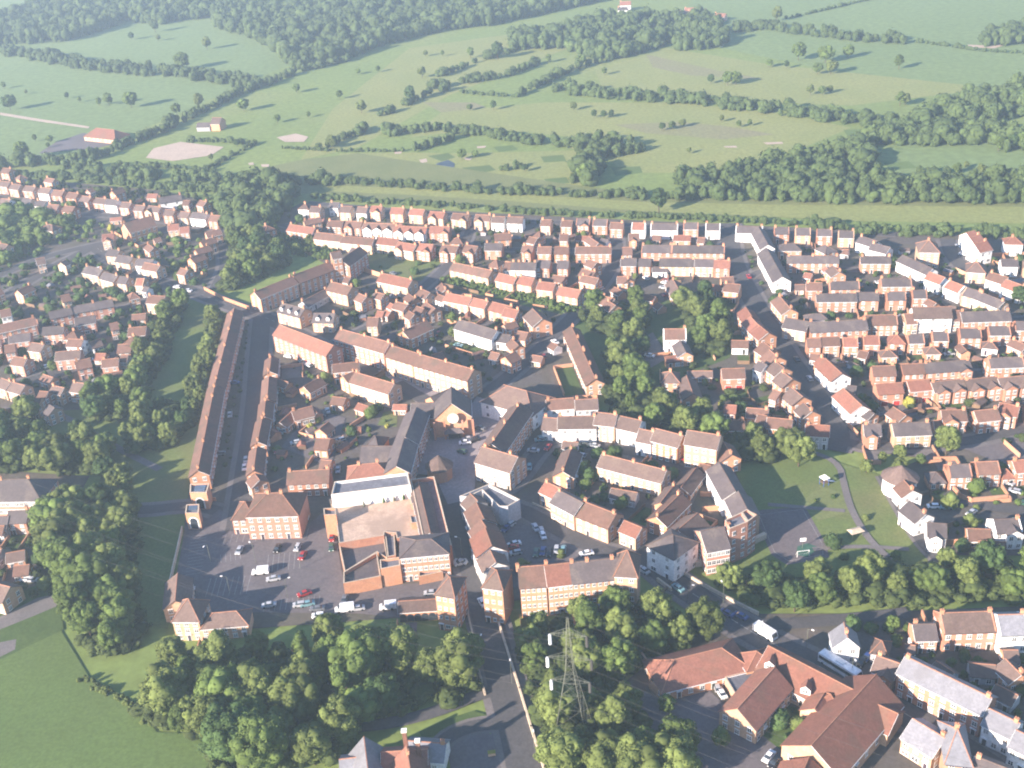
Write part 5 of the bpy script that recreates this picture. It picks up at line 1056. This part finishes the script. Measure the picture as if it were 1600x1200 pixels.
for t, x, y, s in [('Z4', 1195, 780, 1.8), ('Z4', 1100, 880, 2.0), ('Z5', 25, 850, 1.6), ('T6', 390, 440, 2.6), ('T6', 340, 480, 2.2), ('T6', 820, 475, 1.6), ('T4', 215, 425 - 0, 2.5), ('T8', 1000, 20, 2)]:
    q = GT(t, x, y); tag(put(BUSH[3], 'shrub', None, (q.x, q.y, 0), 0, (s, s, s)), 'bright yellow-green rounded garden shrub', 'shrub', 'bright yellow-green garden shrubs')
# ------------------------------------------------------------------ vehicles
def car_meshes(colr, kind=0):
    L, W = (4.3, 1.75) if kind == 0 else (3.8, 1.68)
    h = L/2; prof = [(-h, .45), (-h+.05, .85), (-h+.9, .98), (h-1.0, 1.0), (h-.1, .88), (h, .5), (h-.2, .28), (-h+.2, .28)] if kind == 0 else [(-h, .5), (-h+.05, .9), (-h+.7, 1.0), (h-.3, 1.02), (h, .85), (h, .45), (h-.2, .28), (-h+.2, .28)]
    b = MB(); n = len(prof); v = [(x, -W/2+(.06 if z > .8 else 0), z) for x, z in prof]+[(x, W/2-(.06 if z > .8 else 0), z) for x, z in prof]
    b.add(v, [tuple(range(n)), tuple(range(2*n-1, n-1, -1))]+[(i, n+i, n+(i+1) % n, (i+1) % n) for i in range(n)])
    x0, x1 = (-.95, 1.1) if kind == 0 else (-.8, 1.75)
    b.add([(x, y, 1.42) for x in (x0+.35, x1-.3) for y in (-.58, .58)]+[(x, y, 1.45) for x in (x0+.5, x1-.45) for y in (-.5, .5)], [(0, 1, 3, 2), (4, 6, 7, 5), (0, 2, 6, 4), (1, 5, 7, 3), (0, 4, 5, 1), (2, 3, 7, 6)])
    body = b.mesh('body', ['paint_'+colr])
    b = MB(); lo = [(x0-.35, -.72, .97), (x1+.25, -.72, .97), (x1+.25, .72, .97), (x0-.35, .72, .97)]; hi = [(x0+.32, -.6, 1.41), (x1-.28, -.6, 1.41), (x1-.28, .6, 1.41), (x0+.32, .6, 1.41)]
    b.add(lo+hi, [(0, 1, 5, 4), (1, 2, 6, 5), (2, 3, 7, 6), (3, 0, 4, 7), (4, 5, 6, 7)]); gl = b.mesh('windscreen', ['pane_dark'])
    return body, gl, L, W
b = MB(); b.v = []; k = 10
pt = [(.31*math.cos(i*2*math.pi/k), .31*math.sin(i*2*math.pi/k)) for i in range(k)]
b.add([(x, -.1, z) for x, z in pt]+[(x, .1, z) for x, z in pt], [tuple(range(k)), tuple(range(2*k-1, k-1, -1))]+[(i, k+i, k+(i+1) % k, (i+1) % k) for i in range(k)])
WHEEL = b.mesh('wheel', ['tyre'])
b = MB(); b.box(-.04, -.18, -.09, .04, .18, .09); LAMP = b.mesh('headlight', ['frame_white'])
CM = {}
def car(p, ang, colr, label, group=None, kind=0):
    if (colr, kind) not in CM: CM[(colr, kind)] = car_meshes(colr, kind)
    body, gl, L, W = CM[(colr, kind)]
    r = empty('parked_car', (p[0], p[1], .46), ang, label, 'car', group)
    put(body, 'body', r); put(gl, 'windscreen', r)
    for x in (-L/2+.75, L/2-.8):
        for y in (-W/2+.08, W/2-.08): put(WHEEL, 'wheel', r, (x, y, .31))
    for y in (-.58, .58): put(LAMP, 'headlight', r, (-L/2+.0, y, .68))
    return r
COLS = ['silver', 'grey', 'white', 'red', 'blue', 'black', 'teal', 'silver', 'black', 'green']
def cars(t, where, txt):
    """x y towards-x towards-y colour"""
    seen = {}
    for i, row in enumerate(txt.split(';')):
        q = row.split()
        if len(q) < 4: continue
        x, y, x2, y2 = map(float, q[:4]); c = q[4] if len(q) > 4 else COLS[i % len(COLS)]
        p = GT(t, x, y); d = GT(t, x2, y2)-p; seen[c] = seen.get(c, 0)+1
        car(p, math.atan2(d.y, d.x), c, f'{c if c != "silver" else "silver-grey"} car {where}', f'{c} cars {where}', kind=(i*7 % 3 == 0))
def one(t, x, y, x2, y2, c, label, kind=0):
    p = GT(t, x, y); d = GT(t, x2, y2)-p; car(p, math.atan2(d.y, d.x), c, label, None, kind)
one('T10', 400, 108, 412, 85, 'silver', 'silver car parked alone near the mansion bays')
one('T10', 590, 98, 600, 78, 'black', 'black car in the upper middle car park bays')
one('T10', 690, 95, 700, 75, 'silver', 'silver car beside the black one in the car park', 1)
one('T10', 715, 135, 728, 112, 'red', 'dark red car below the silver one in the car park')
one('T10', 570, 250, 600, 245, 'silver', 'silver car next to the white van in the car park')
one('T10', 548, 382, 575, 378, 'silver', 'silver car at the car park edge near the trees')
one('T10', 725, 325, 745, 318, 'red', 'red car in the shaded row of the car park')
cars('T10', 'in the shaded row by the wood', '700 380 730 376 silver; 740 376 760 372 teal; 790 400 815 398 grey; 795 435 825 432 white; 990 398 1020 394 silver; 925 355 930 340 grey; 860 95 862 70 green; 862 45 866 20 red')
one('T10', 1358, 322, 1390, 320, 'silver', 'silver car behind the brick arcade')
one('T10', 1505, 170, 1520, 165, 'silver', 'silver car by the supermarket corner on the road')
cars('T7', 'in the church-side yard', '185 555 205 575 teal; 135 630 165 632 silver; 225 610 240 590 red; 110 735 112 700 teal; 450 598 480 600 green; 515 600 545 605 silver; 430 660 455 665 silver; 980 800 1000 790 silver; 960 850 985 838 silver; 940 885 960 872 white; 630 1105 655 1095 white; 1090 680 1110 670 red')
cars('ZQ', 'behind the long brick block', '460 395 485 380 silver; 645 415 660 440 silver; 690 440 700 462 silver; 700 475 690 450 white; 490 535 510 530 white; 475 560 500 558 red; 500 600 530 595 silver; 650 600 655 575 green; 700 590 705 570 blue; 800 580 803 555 silver; 848 580 850 555 teal; 1020 605 1045 600 white; 745 600 750 575 black; 430 420 450 400 blue')
cars('ZP', 'parked in the square', '640 700 680 710 grey; 725 770 765 765 white; 755 740 790 735 silver; 700 850 740 862 green; 810 745 850 735 black; 1400 745 1440 740 teal; 350 220 400 225 red; 860 640 900 650 grey')
cars('T5', 'on the shaded terrace street', '1540 690 1542 660 silver; 1532 735 1535 705 white; 1440 405 1440 370 silver; 1380 650 1410 648 grey; 1470 205 1480 205 blue; 560 65 580 60 white; 600 50 620 50 black; 290 105 320 100 white')
cars('T6', 'in the lodge terrace yards', '205 40 230 45 white; 395 50 420 55 red; 290 75 310 90 teal; 330 95 350 105 white; 450 380 455 400 silver; 430 400 435 370 black; 250 580 275 575 silver; 130 630 132 600 red; 160 510 162 480 teal; 530 565 545 560 silver; 515 750 517 720 silver; 320 75 350 85 red; 60 1130 80 1130 black; 320 1040 325 1010 silver')
cars('T1', 'along the curving main road', '700 548 730 560 blue; 620 610 650 625 white; 910 735 930 740 white; 1110 725 1140 728 white; 1180 748 1200 752 white; 690 530 720 540 silver; 340 940 360 935 white; 410 920 430 915 silver; 540 885 560 880 white; 650 860 660 850 white; 320 1035 340 1030 silver; 545 195 570 200 white')
cars('T2', 'in yards north of the high street', '1140 1020 1150 1000 red; 555 780 560 760 white; 1265 1090 1290 1095 teal; 1380 880 1400 885 white; 350 320 380 325 silver; 600 640 640 645 silver; 1500 900 1530 905 blue; 860 640 890 650 grey')
cars('T3', 'in the yard by the long shed', '945 730 975 735 silver; 965 685 985 690 red; 965 775 990 770 red; 838 670 870 690 white; 270 1070 290 1085 white; 860 1155 890 1160 white; 555 740 570 735 silver; 640 1130 660 1135 black; 960 700 980 705 white; 200 1160 210 1180 red; 1480 660 1500 700 red; 1500 1070 1530 1075 white')
cars('T4', 'in the streets round the pub', '1195 465 1225 465 silver; 1220 520 1245 525 white; 90 660 110 700 silver; 330 390 350 400 white; 1040 970 1080 965 black; 960 985 1000 980 black; 1160 960 1200 955 black; 1530 600 1560 610 silver; 690 700 720 705 white; 1100 760 1120 765 white; 620 960 650 955 silver; 560 1090 580 1095 white')
cars('T8', 'in the garage courts and lanes', '1030 980 1060 980 white; 1110 985 1140 985 teal; 1270 1020 1285 1010 silver; 1540 885 1560 890 silver; 1400 45 1430 42 black; 500 90 510 95 silver; 260 180 280 210 silver; 180 60 200 90 black; 1500 830 1520 840 silver; 1590 960 1610 965 green; 780 60 820 58 white; 1130 25 1160 22 silver; 1010 150 1050 146 black; 1070 148 1110 144 blue; 1130 143 1165 140 black; 1390 135 1430 132 blue; 1450 130 1490 126 black; 1290 300 1310 300 white')
one('T11', 1232, 250, 1260, 268, 'teal', 'silver-blue car driving on the bridge road'.replace('silver-blue', 'pale blue'))
one('T11', 1495, 385, 1525, 400, 'blue', 'blue car on the bridge road beside the wood')
one('T11', 1050, 155, 1060, 162, 'silver', 'silver car turning by the shaded tower')
one('T11', 185, 328, 195, 345, 'white', 'white car coming down the main road')
one('T11', 70, 110, 80, 112, 'silver', 'silver car parked at the road mouth by the supermarket')
one('T11', 1285, 800, 1310, 790, 'red', 'red car parked against the school hall')
one('T11', 1440, 780, 1450, 810, 'silver', 'silver car in the walled school yard', 1)
one('T11', 1465, 815, 1480, 840, 'white', 'white car at the end of the walled school yard')
one('T12', 210, 1155, 230, 1130, 'white', 'white car under the school courtyard tree')
one('T12', 240, 1185, 260, 1160, 'black', 'black car next to the courtyard tree')
cars('T12', 'beside the dark hipped house', '705 650 720 630 black; 735 620 750 600 blue; 755 590 770 575 black; 1530 700 1550 720 silver; 1000 540 1030 545 white; 60 400 90 415 blue')
cars('T9', 'by the edge cottages', '170 235 195 235 white; 205 240 225 240 silver')
def van(t, x, y, x2, y2, Lg, wd, hh, name, label, cat, m='paint_white', two=True):
    p = GT(t, x, y); d = GT(t, x2, y2)-p; r = empty(name, (p.x, p.y, .46), math.atan2(d.y, d.x), label, cat); h = Lg/2
    b = MB(); prof = [(-h, .5), (-h, 1.3), (-h+.6, hh-.15), (-h+.9, hh), (h-.1, hh), (h, hh-.15), (h, .4), (-h+.1, .4)] if name != 'van' else [(-h, .5), (-h+.1, 1.0), (-h+.9, 1.25), (-h+1.7, hh), (h-.05, hh), (h, hh-.2), (h, .4), (-h+.1, .4)]
    n = len(prof); b.add([(a, -wd/2, z) for a, z in prof]+[(a, wd/2, z) for a, z in prof], [tuple(range(n)), tuple(range(2*n-1, n-1, -1))]+[(i, n+i, n+(i+1) % n, (i+1) % n) for i in range(n)])
    b.build('body', m, r)
    if name == 'coach':
        for s in (-1, 1):
            b = MB(); b.box(-h+.5, s*wd/2-.02, 1.5, h-.3, s*wd/2+.02, hh-.6)
            b.build('side_window', 'pane_dark', r)
        b = MB(); b.box(-1.2, -.6, hh+.005, 1.0, .6, hh+.22); b.build('roof_unit', 'frame_white', r)
    b = MB(); b.add([(-h-.02, -wd/2+.15, 1.35), (-h-.02, wd/2-.15, 1.35), (-h+.55, wd/2-.15, hh-.25), (-h+.55, -wd/2+.15, hh-.25)] if name != 'van' else [(-h+.88, -wd/2+.12, 1.3), (-h+.88, wd/2-.12, 1.3), (-h+1.6, wd/2-.12, hh-.08), (-h+1.6, -wd/2+.12, hh-.08)], [(0, 1, 2, 3)]); b.build('windscreen', 'pane_dark', r)
    for a in (-h+1.2, h-1.4):
        for y_ in (-wd/2+.1, wd/2-.1): put(WHEEL, 'wheel', r, (a, y_, .38), 0, (1.3, 1.5, 1.25))
van('T12', 590, 688, 520, 645, 12, 2.55, 3.1, 'coach', 'long pale coach driving beside the school roof', 'bus', 'paint_white')
van('T12', 190, 495, 150, 470, 6.8, 2.3, 2.6, 'lorry', 'white lorry on the bridge road above the school', 'lorry')
van('T10', 505, 217, 540, 214, 5.2, 2.0, 2.2, 'van', 'bright white van in the middle of the car park', 'van')
van('T10', 1142, 392, 1180, 388, 5, 2.0, 2.2, 'van', 'white van beside the brick arcade', 'van')
van('T10', 925, 405, 960, 400, 5.6, 2.0, 2.3, 'van', 'white van in the shade along the wood edge', 'van')
van('T4', 1200, 466, 1230, 466, 5.4, 2.0, 2.2, 'van', 'white van by the stepped red terrace', 'van') if False else None
# ------------------------------------------------------------------ pylon and wires
base = GT('T11', 670, 1030); r = empty('electricity_pylon', (base.x, base.y, 0), math.radians(-12), 'tall grey lattice pylon standing in the thicket', 'pylon')
HP = 37; lv = [0, 6, 11, 15, 18.5, 21.5, 24.5, 27.5, 30.5, 33.5, HP]
def wz(z): return 3.4*(1-z/22)+.9 if z < 22 else .9*(1-(z-22)/(HP-22)*.8)
b = MB()
for sx, sy in ((-1, -1), (1, -1), (1, 1), (-1, 1)):
    for z0, z1 in zip(lv, lv[1:]): b.beam((sx*wz(z0), sy*wz(z0), z0), (sx*wz(z1), sy*wz(z1), z1), .065)
b.build('legs', 'steel', r); b = MB()
for z0, z1 in zip(lv, lv[1:]):
    c0 = [(sx*wz(z0), sy*wz(z0), z0) for sx, sy in ((-1, -1), (1, -1), (1, 1), (-1, 1))]; c1 = [(sx*wz(z1), sy*wz(z1), z1) for sx, sy in ((-1, -1), (1, -1), (1, 1), (-1, 1))]
    for k in range(4):
        b.beam(c0[k], c1[(k+1) % 4], .026); b.beam(c0[(k+1) % 4], c1[k], .026); b.beam(c1[k], c1[(k+1) % 4], .035)
b.build('bracing', 'steel', r)
ARMS = [(17.5, 4.6), (24.5, 5.2), (31.5, 4.3)]; tips = []
for z, L in ARMS:
    b = MB()
    for s in (-1, 1):
        for y in (-.8, .8): b.beam((0, y, z), (s*L, 0, z+.3), .05); b.beam((0, y, z+2), (s*L, 0, z+.4), .05)
        for k in (1, 2, 3): b.beam((s*L*k/4, -.8*(1-k/4), z+.1), (s*L*k/4, .8*(1-k/4), z+2*(1-k/4)), .04)
    b.build('arm', 'steel', r)
    for s in (-1, 1):
        b = MB(); b.prism([(.28*math.cos(a*.785), .28*math.sin(a*.785)) for a in range(8)], -3.0, 0)
        for k in range(7): b.prism([(.4*math.cos(a*.785), .4*math.sin(a*.785)) for a in range(8)], -2.85+k*.4, -2.7+k*.4)
        b.build('insulator', 'insulator' if s < 0 else 'wire', r, (s*L, 0, z+.2)); tips.append(r.matrix_basis.copy() @ Vector((0, 0, 0)) if False else (s*L, z-2.8))
ca, sa = math.cos(math.radians(-12)), math.sin(math.radians(-12))
for k, (x, z) in enumerate(tips+[(0, HP)]):
    p = Vector((base.x+x*ca, base.y+x*sa, z)); b = MB()
    for tgt in (Vector((base.x-170+x*.3, base.y+90+x, z)), Vector((base.x+190+x*.3, base.y-110+x, z))):
        prev = p
        for i in range(1, 17):
            u = i/16; q = p.lerp(tgt, u); q.z -= 4*7*u*(1-u); b.beam(prev-p, q-p, .018); prev = q
    tag(b.build('power_line', 'wire', None, p), 'thin power line strung from the lattice pylon', 'wire', 'power lines on the pylon')
# ------------------------------------------------------------------ small things
def post_lamp(p, label, group):
    r = empty('street_lamp', (p[0], p[1], .4), random.random()*6, label, 'street lamp', group)
    b = MB(); b.beam((0, 0, 0), (0, 0, 6.5), .08); b.beam((0, 0, 6.5), (1.2, 0, 6.9), .05); b.build('pole', 'steel', r); b = MB(); b.box(1.0, -.15, 6.8, 1.7, .15, 7.0); b.build('lamp_head', 'frame_white', r)
for t, wh, L in (('o', 'along the main road', [(722, 870), (765, 960), (752, 1030), (800, 1070), (835, 1170)]), ('o', 'along the bridge road', [(1075, 945), (1130, 945), (1190, 1000), (1260, 1015), (1330, 1060)]), ('o', 'in the car park', [(330, 880), (400, 880), (470, 890), (360, 930), (450, 935)])):
    for x, y in L: post_lamp(GT(t, x, y), 'grey street lamp '+wh, 'street lamps '+wh)
# goal and playground
p = GT('T12', 393, 72); r = empty('goal', (p.x, p.y, .3), math.radians(5), 'white goal frame on the green end of the court', 'goal'); b = MB()
b.beam((-1.8, 0, 0), (-1.8, 0, 2.1), .09); b.beam((1.8, 0, 0), (1.8, 0, 2.1), .09); b.beam((-1.8, 0, 2.1), (1.8, 0, 2.1), .09); b.build('frame', 'frame_white', r)
b = MB(); b.beam((-1.8, 0, 2.1), (-1.8, 1.3, 0), .04); b.beam((1.8, 0, 2.1), (1.8, 1.3, 0), .04); b.beam((-1.8, 1.3, 0), (1.8, 1.3, 0), .04); b.build('back_stay', 'frame_white', r)
p = GT('T12', 390, 30); r = empty('basketball_hoop', (p.x, p.y, .3), 0, 'white basketball backboard on a post at the court edge', 'basketball hoop'); b = MB(); b.beam((0, .3, 0), (0, .1, 3.2), .08); b.build('post', 'steel', r); b = MB(); b.box(-.9, -.05, 2.7, .9, .05, 3.9); b.build('backboard', 'frame_white', r)
p = GT('T8', 350, 835); r = empty('climbing_frame', (p.x, p.y, 0), .4, 'climbing frame with slide in the playground', 'climbing frame'); b = MB()
for x in (-1, 1):
    for y in (-1, 1): b.beam((x, y, 0), (x, y, 3.2), .1)
b.build('posts', 'play_blue', r); b = MB(); b.box(-1.1, -1.1, 1.5, 1.1, 1.1, 1.65); b.build('platform', 'fence_wood', r)
b = MB(); b.add([(-1.3, -1.3, 3.1), (1.3, -1.3, 3.1), (1.3, 1.3, 3.1), (-1.3, 1.3, 3.1), (0, 0, 4.3)], [(0, 1, 4), (1, 2, 4), (2, 3, 4), (3, 0, 4)]); b.build('canopy', 'frame_white', r)
b = MB(); b.add([(1.1, -.4, 1.6), (1.1, .4, 1.6), (4.2, .4, .3), (4.2, -.4, .3)], [(0, 1, 2, 3)]); b.beam((1.1, -.4, 1.7), (4.2, -.4, .4), .06); b.beam((1.1, .4, 1.7), (4.2, .4, .4), .06); b.build('slide', 'insulator', r)
p = GT('T8', 545, 1155); r = empty('bench_shelter', (p.x, p.y, 0), .3, 'pale roofed shelter on the park grass', 'shelter'); b = MB()
for x in (-1.8, 1.8):
    for y in (-1, 1): b.beam((x, y, 0), (x, y, 2.3), .08)
b.build('posts', 'steel', r); b = MB(); b.add([(-2.3, -1.5, 2.3), (2.3, -1.5, 2.3), (2.3, 1.5, 2.3), (-2.3, 1.5, 2.3), (-1.4, 0, 3), (1.4, 0, 3)], [(0, 1, 5, 4), (1, 2, 5), (2, 3, 4, 5), (3, 0, 4), (3, 2, 1, 0)]); b.build('roof', 'stone', r)
p = GT('Z6', 1195, 590); r = empty('island_sign', (p.x, p.y, .4), .1, 'yellow-topped keep-left style sign box on the roundel island'.replace('keep-left style ', 'low '), 'sign'); b = MB(); b.box(-.9, -.15, 0, .9, .15, 1.2); b.build('board', 'pale_brick', r); b = MB(); b.box(-.95, -.5, 1.2, .95, .5, 1.35); b.build('cap', 'leaf_yellow', r)
# market hall clock window, canopy and door
p = GT('ZP', 602, 400, 14.7); q = GT('ZP', 600, 255, 14.7); d = (p-q).normalized(); a = math.atan2(d.y, d.x)+math.pi/2
if True:
    b = MB(); b.add([(1.9*math.cos(k*math.pi/12), 0, 1.9*math.sin(k*math.pi/12)) for k in range(24)], [tuple(range(24))], 0); b.add([(2.15*math.cos(k*math.pi/12), .06, 2.15*math.sin(k*math.pi/12)) for k in range(24)], [tuple(range(24))], 1)
    b.build('round_window', ['frame_white', 'stone'], HALL, Vector((p.x, p.y, 8.6))+d*.3-HALL.location, a)
    b = MB(); b.add([(-3.6, 0, 3.6), (3.6, 0, 3.6), (3.6, -1.8, 3.2), (-3.6, -1.8, 3.2), (-2, 0, 4.6), (2, 0, 4.6)], [(0, 1, 2, 3), (3, 2, 5, 4), (0, 3, 4), (1, 5, 2)]); b.build('entrance_canopy', 'slate', HALL, Vector((p.x, p.y, 0))+d*.1-HALL.location, a)
    b = MB(); b.box(-2.2, -.1, 0, 2.2, .05, 3.1); b.build('door', 'door_dark', HALL, Vector((p.x, p.y, 0))+d*.1-HALL.location, a)
    for x in (-6.9, -3.2, 3.2, 6.9):
        b = MB(); b.box(x-.35, -.4, 0, x+.35, .05, 7.6); b.build('pilaster', 'brick', HALL, Vector((p.x, p.y, 0))+d*.02-HALL.location, a)
# garden sheds
SR = random.Random(9)
for k, (poly, where, n) in enumerate([([(-20, 440), (200, 460), (200, 600), (-20, 620)], 'in the old estate', 16), ([(450, 345), (960, 350), (930, 430), (700, 425)], 'behind the railway rows', 14), ([(560, 440), (860, 500), (760, 590), (540, 510)], 'behind the high street', 8), ([(1160, 390), (1600, 400), (1600, 560), (1250, 540)], 'in the pub block yards', 16),
        ([(1330, 560), (1600, 560), (1600, 690), (1340, 690)], 'near the red garages', 8), ([(410, 560), (540, 590), (560, 700), (405, 730)], 'in the lodge terrace yards', 7), ([(-20, 290), (330, 315), (340, 350), (-20, 330)], 'behind the upper row', 6)]):
    for p in scatter(poly, 7, 'o', 700+k, mg=2.2, lim=n):
        a = SR.random()*3.1; lh, wh = SR.uniform(1.3, 2.8), SR.uniform(1.0, 1.6); m = SR.choice(['fence_wood', 'brick', 'orange_brick', 'grey_render']); rm = SR.choice(['lead_flat', 'brown_tile', 'red_tile', 'grey_tile'])
        r = empty('garden_shed', (p[0], p[1], 0), a, {'fence_wood': 'timber', 'grey_render': 'grey'}.get(m, 'brick')+' garden shed '+where, 'shed', {'fence_wood': 'timber', 'grey_render': 'grey'}.get(m, 'brick')+' garden sheds '+where)
        b = MB(); b.box(-lh, -wh, 0, lh, wh, 2.1); b.build('wall', m, r)
        b = MB(); v = [(x, y, z) for x in (-lh-.2, lh+.2) for y, z in ((-wh-.25, 2.0), (0, 2.9), (wh+.25, 2.0))]; b.add(v, [(0, 3, 4, 1), (1, 4, 5, 2), (0, 1, 2), (3, 5, 4), (0, 2, 5, 3)]); b.build('roof', rm, r)
# garden fences and walls round the houses
FR = random.Random(5); n_f = 0
KEEP = [[G(*p) for p in K] for K in ([(1130, 700), (1240, 715), (1400, 735), (1470, 880), (1060, 900), (1190, 845)], [(270, 780), (530, 780), (540, 930), (740, 900), (740, 960), (270, 990)], [(260, 465), (370, 480), (300, 800), (270, 960), (150, 900), (150, 700)], [(560, 385), (705, 395), (690, 425), (655, 445), (560, 425)], [(640, 640), (800, 600), (830, 660), (740, 800), (640, 760)], [(950, 1060), (1200, 1100), (1240, 1200), (1000, 1200)])]
for (c, ca, sa, hl, hw) in list(OCC):
    if hl < 2.6 or hl > 30 or n_f > 260: continue
    if c[1] > 640 or FR.random() < .35: continue
    for sd in ((-1,) if FR.random() < .6 else (-1, 1)):
        dpt = FR.uniform(6, 10); x0 = -hl if FR.random() < .5 else hl
        y0 = sd*(hw+.1); y1 = sd*(hw+dpt); P_ = [(x0, y0), (x0, y1)]+([(x0-math.copysign(FR.uniform(4, 2*hl), x0), y1)] if FR.random() < .75 else [])
        W = [Vector((c[0]+x*ca-y*sa, c[1]+x*sa+y*ca, 0)) for x, y in P_]
        if any(occupied(q, .2) or on_road(q, -.3) for q in W[1:]): continue
        mid = [(a_+b_)/2 for a_, b_ in zip(W, W[1:])]
        if any(occupied(q, .1) or on_road(q, -.3) for q in mid[1:]): continue
        if c[1] < 215 or any(inside(q, K) for q in W[1:] for K in KEEP): continue
        wood_ = FR.random() < .4; n_f += 1
        garden_wall('o', None, FR.uniform(1.5, 2.0), ('weathered timber fence bounding a small garden' if wood_ else 'low brick wall bounding a small garden'), 'fence_wood' if wood_ else 'orange_brick', 'garden_fence' if wood_ else 'garden_wall', .18 if wood_ else .35, 'fence' if wood_ else 'wall', 'garden fences between the houses' if wood_ else 'brick garden walls between the houses', pts=W)
        # a lawn or paved patch inside it
        if len(W) == 3 and FR.random() < .8:
            q = W[0]+(W[2]-W[1]); SHEET[0] += 1; b = MB(); z = .27+.0004*n_f
            b.add([(v.x, v.y, z) for v in (W[0], W[1], W[2], q)], [(0, 1, 2, 3)]); tag(b.build('garden_lawn' if wood_ or FR.random() < .5 else 'paved_yard', 'lawn' if wood_ or FR.random() < .6 else 'paving'), kind='structure')
# ------------------------------------------------------------------ air
b = MB(); b.box(-2000, -400, -1, 2000, 2700, 216)
hz = b.build('haze', [], None); hm = bpy.data.materials.new('haze'); hm.use_nodes = True; N = hm.node_tree.nodes
N.remove(N['Principled BSDF']); pv = N.new('ShaderNodeVolumePrincipled'); pv.inputs['Color'].default_value = (.62, .80, 1.0, 1); pv.inputs['Density'].default_value = HAZE; pv.inputs['Anisotropy'].default_value = .2
hm.node_tree.links.new(pv.outputs[0], N['Material Output'].inputs['Volume']); hz.data.materials.append(hm); tag(hz, 'thin bluish summer haze over the whole view', 'haze', kind='stuff')
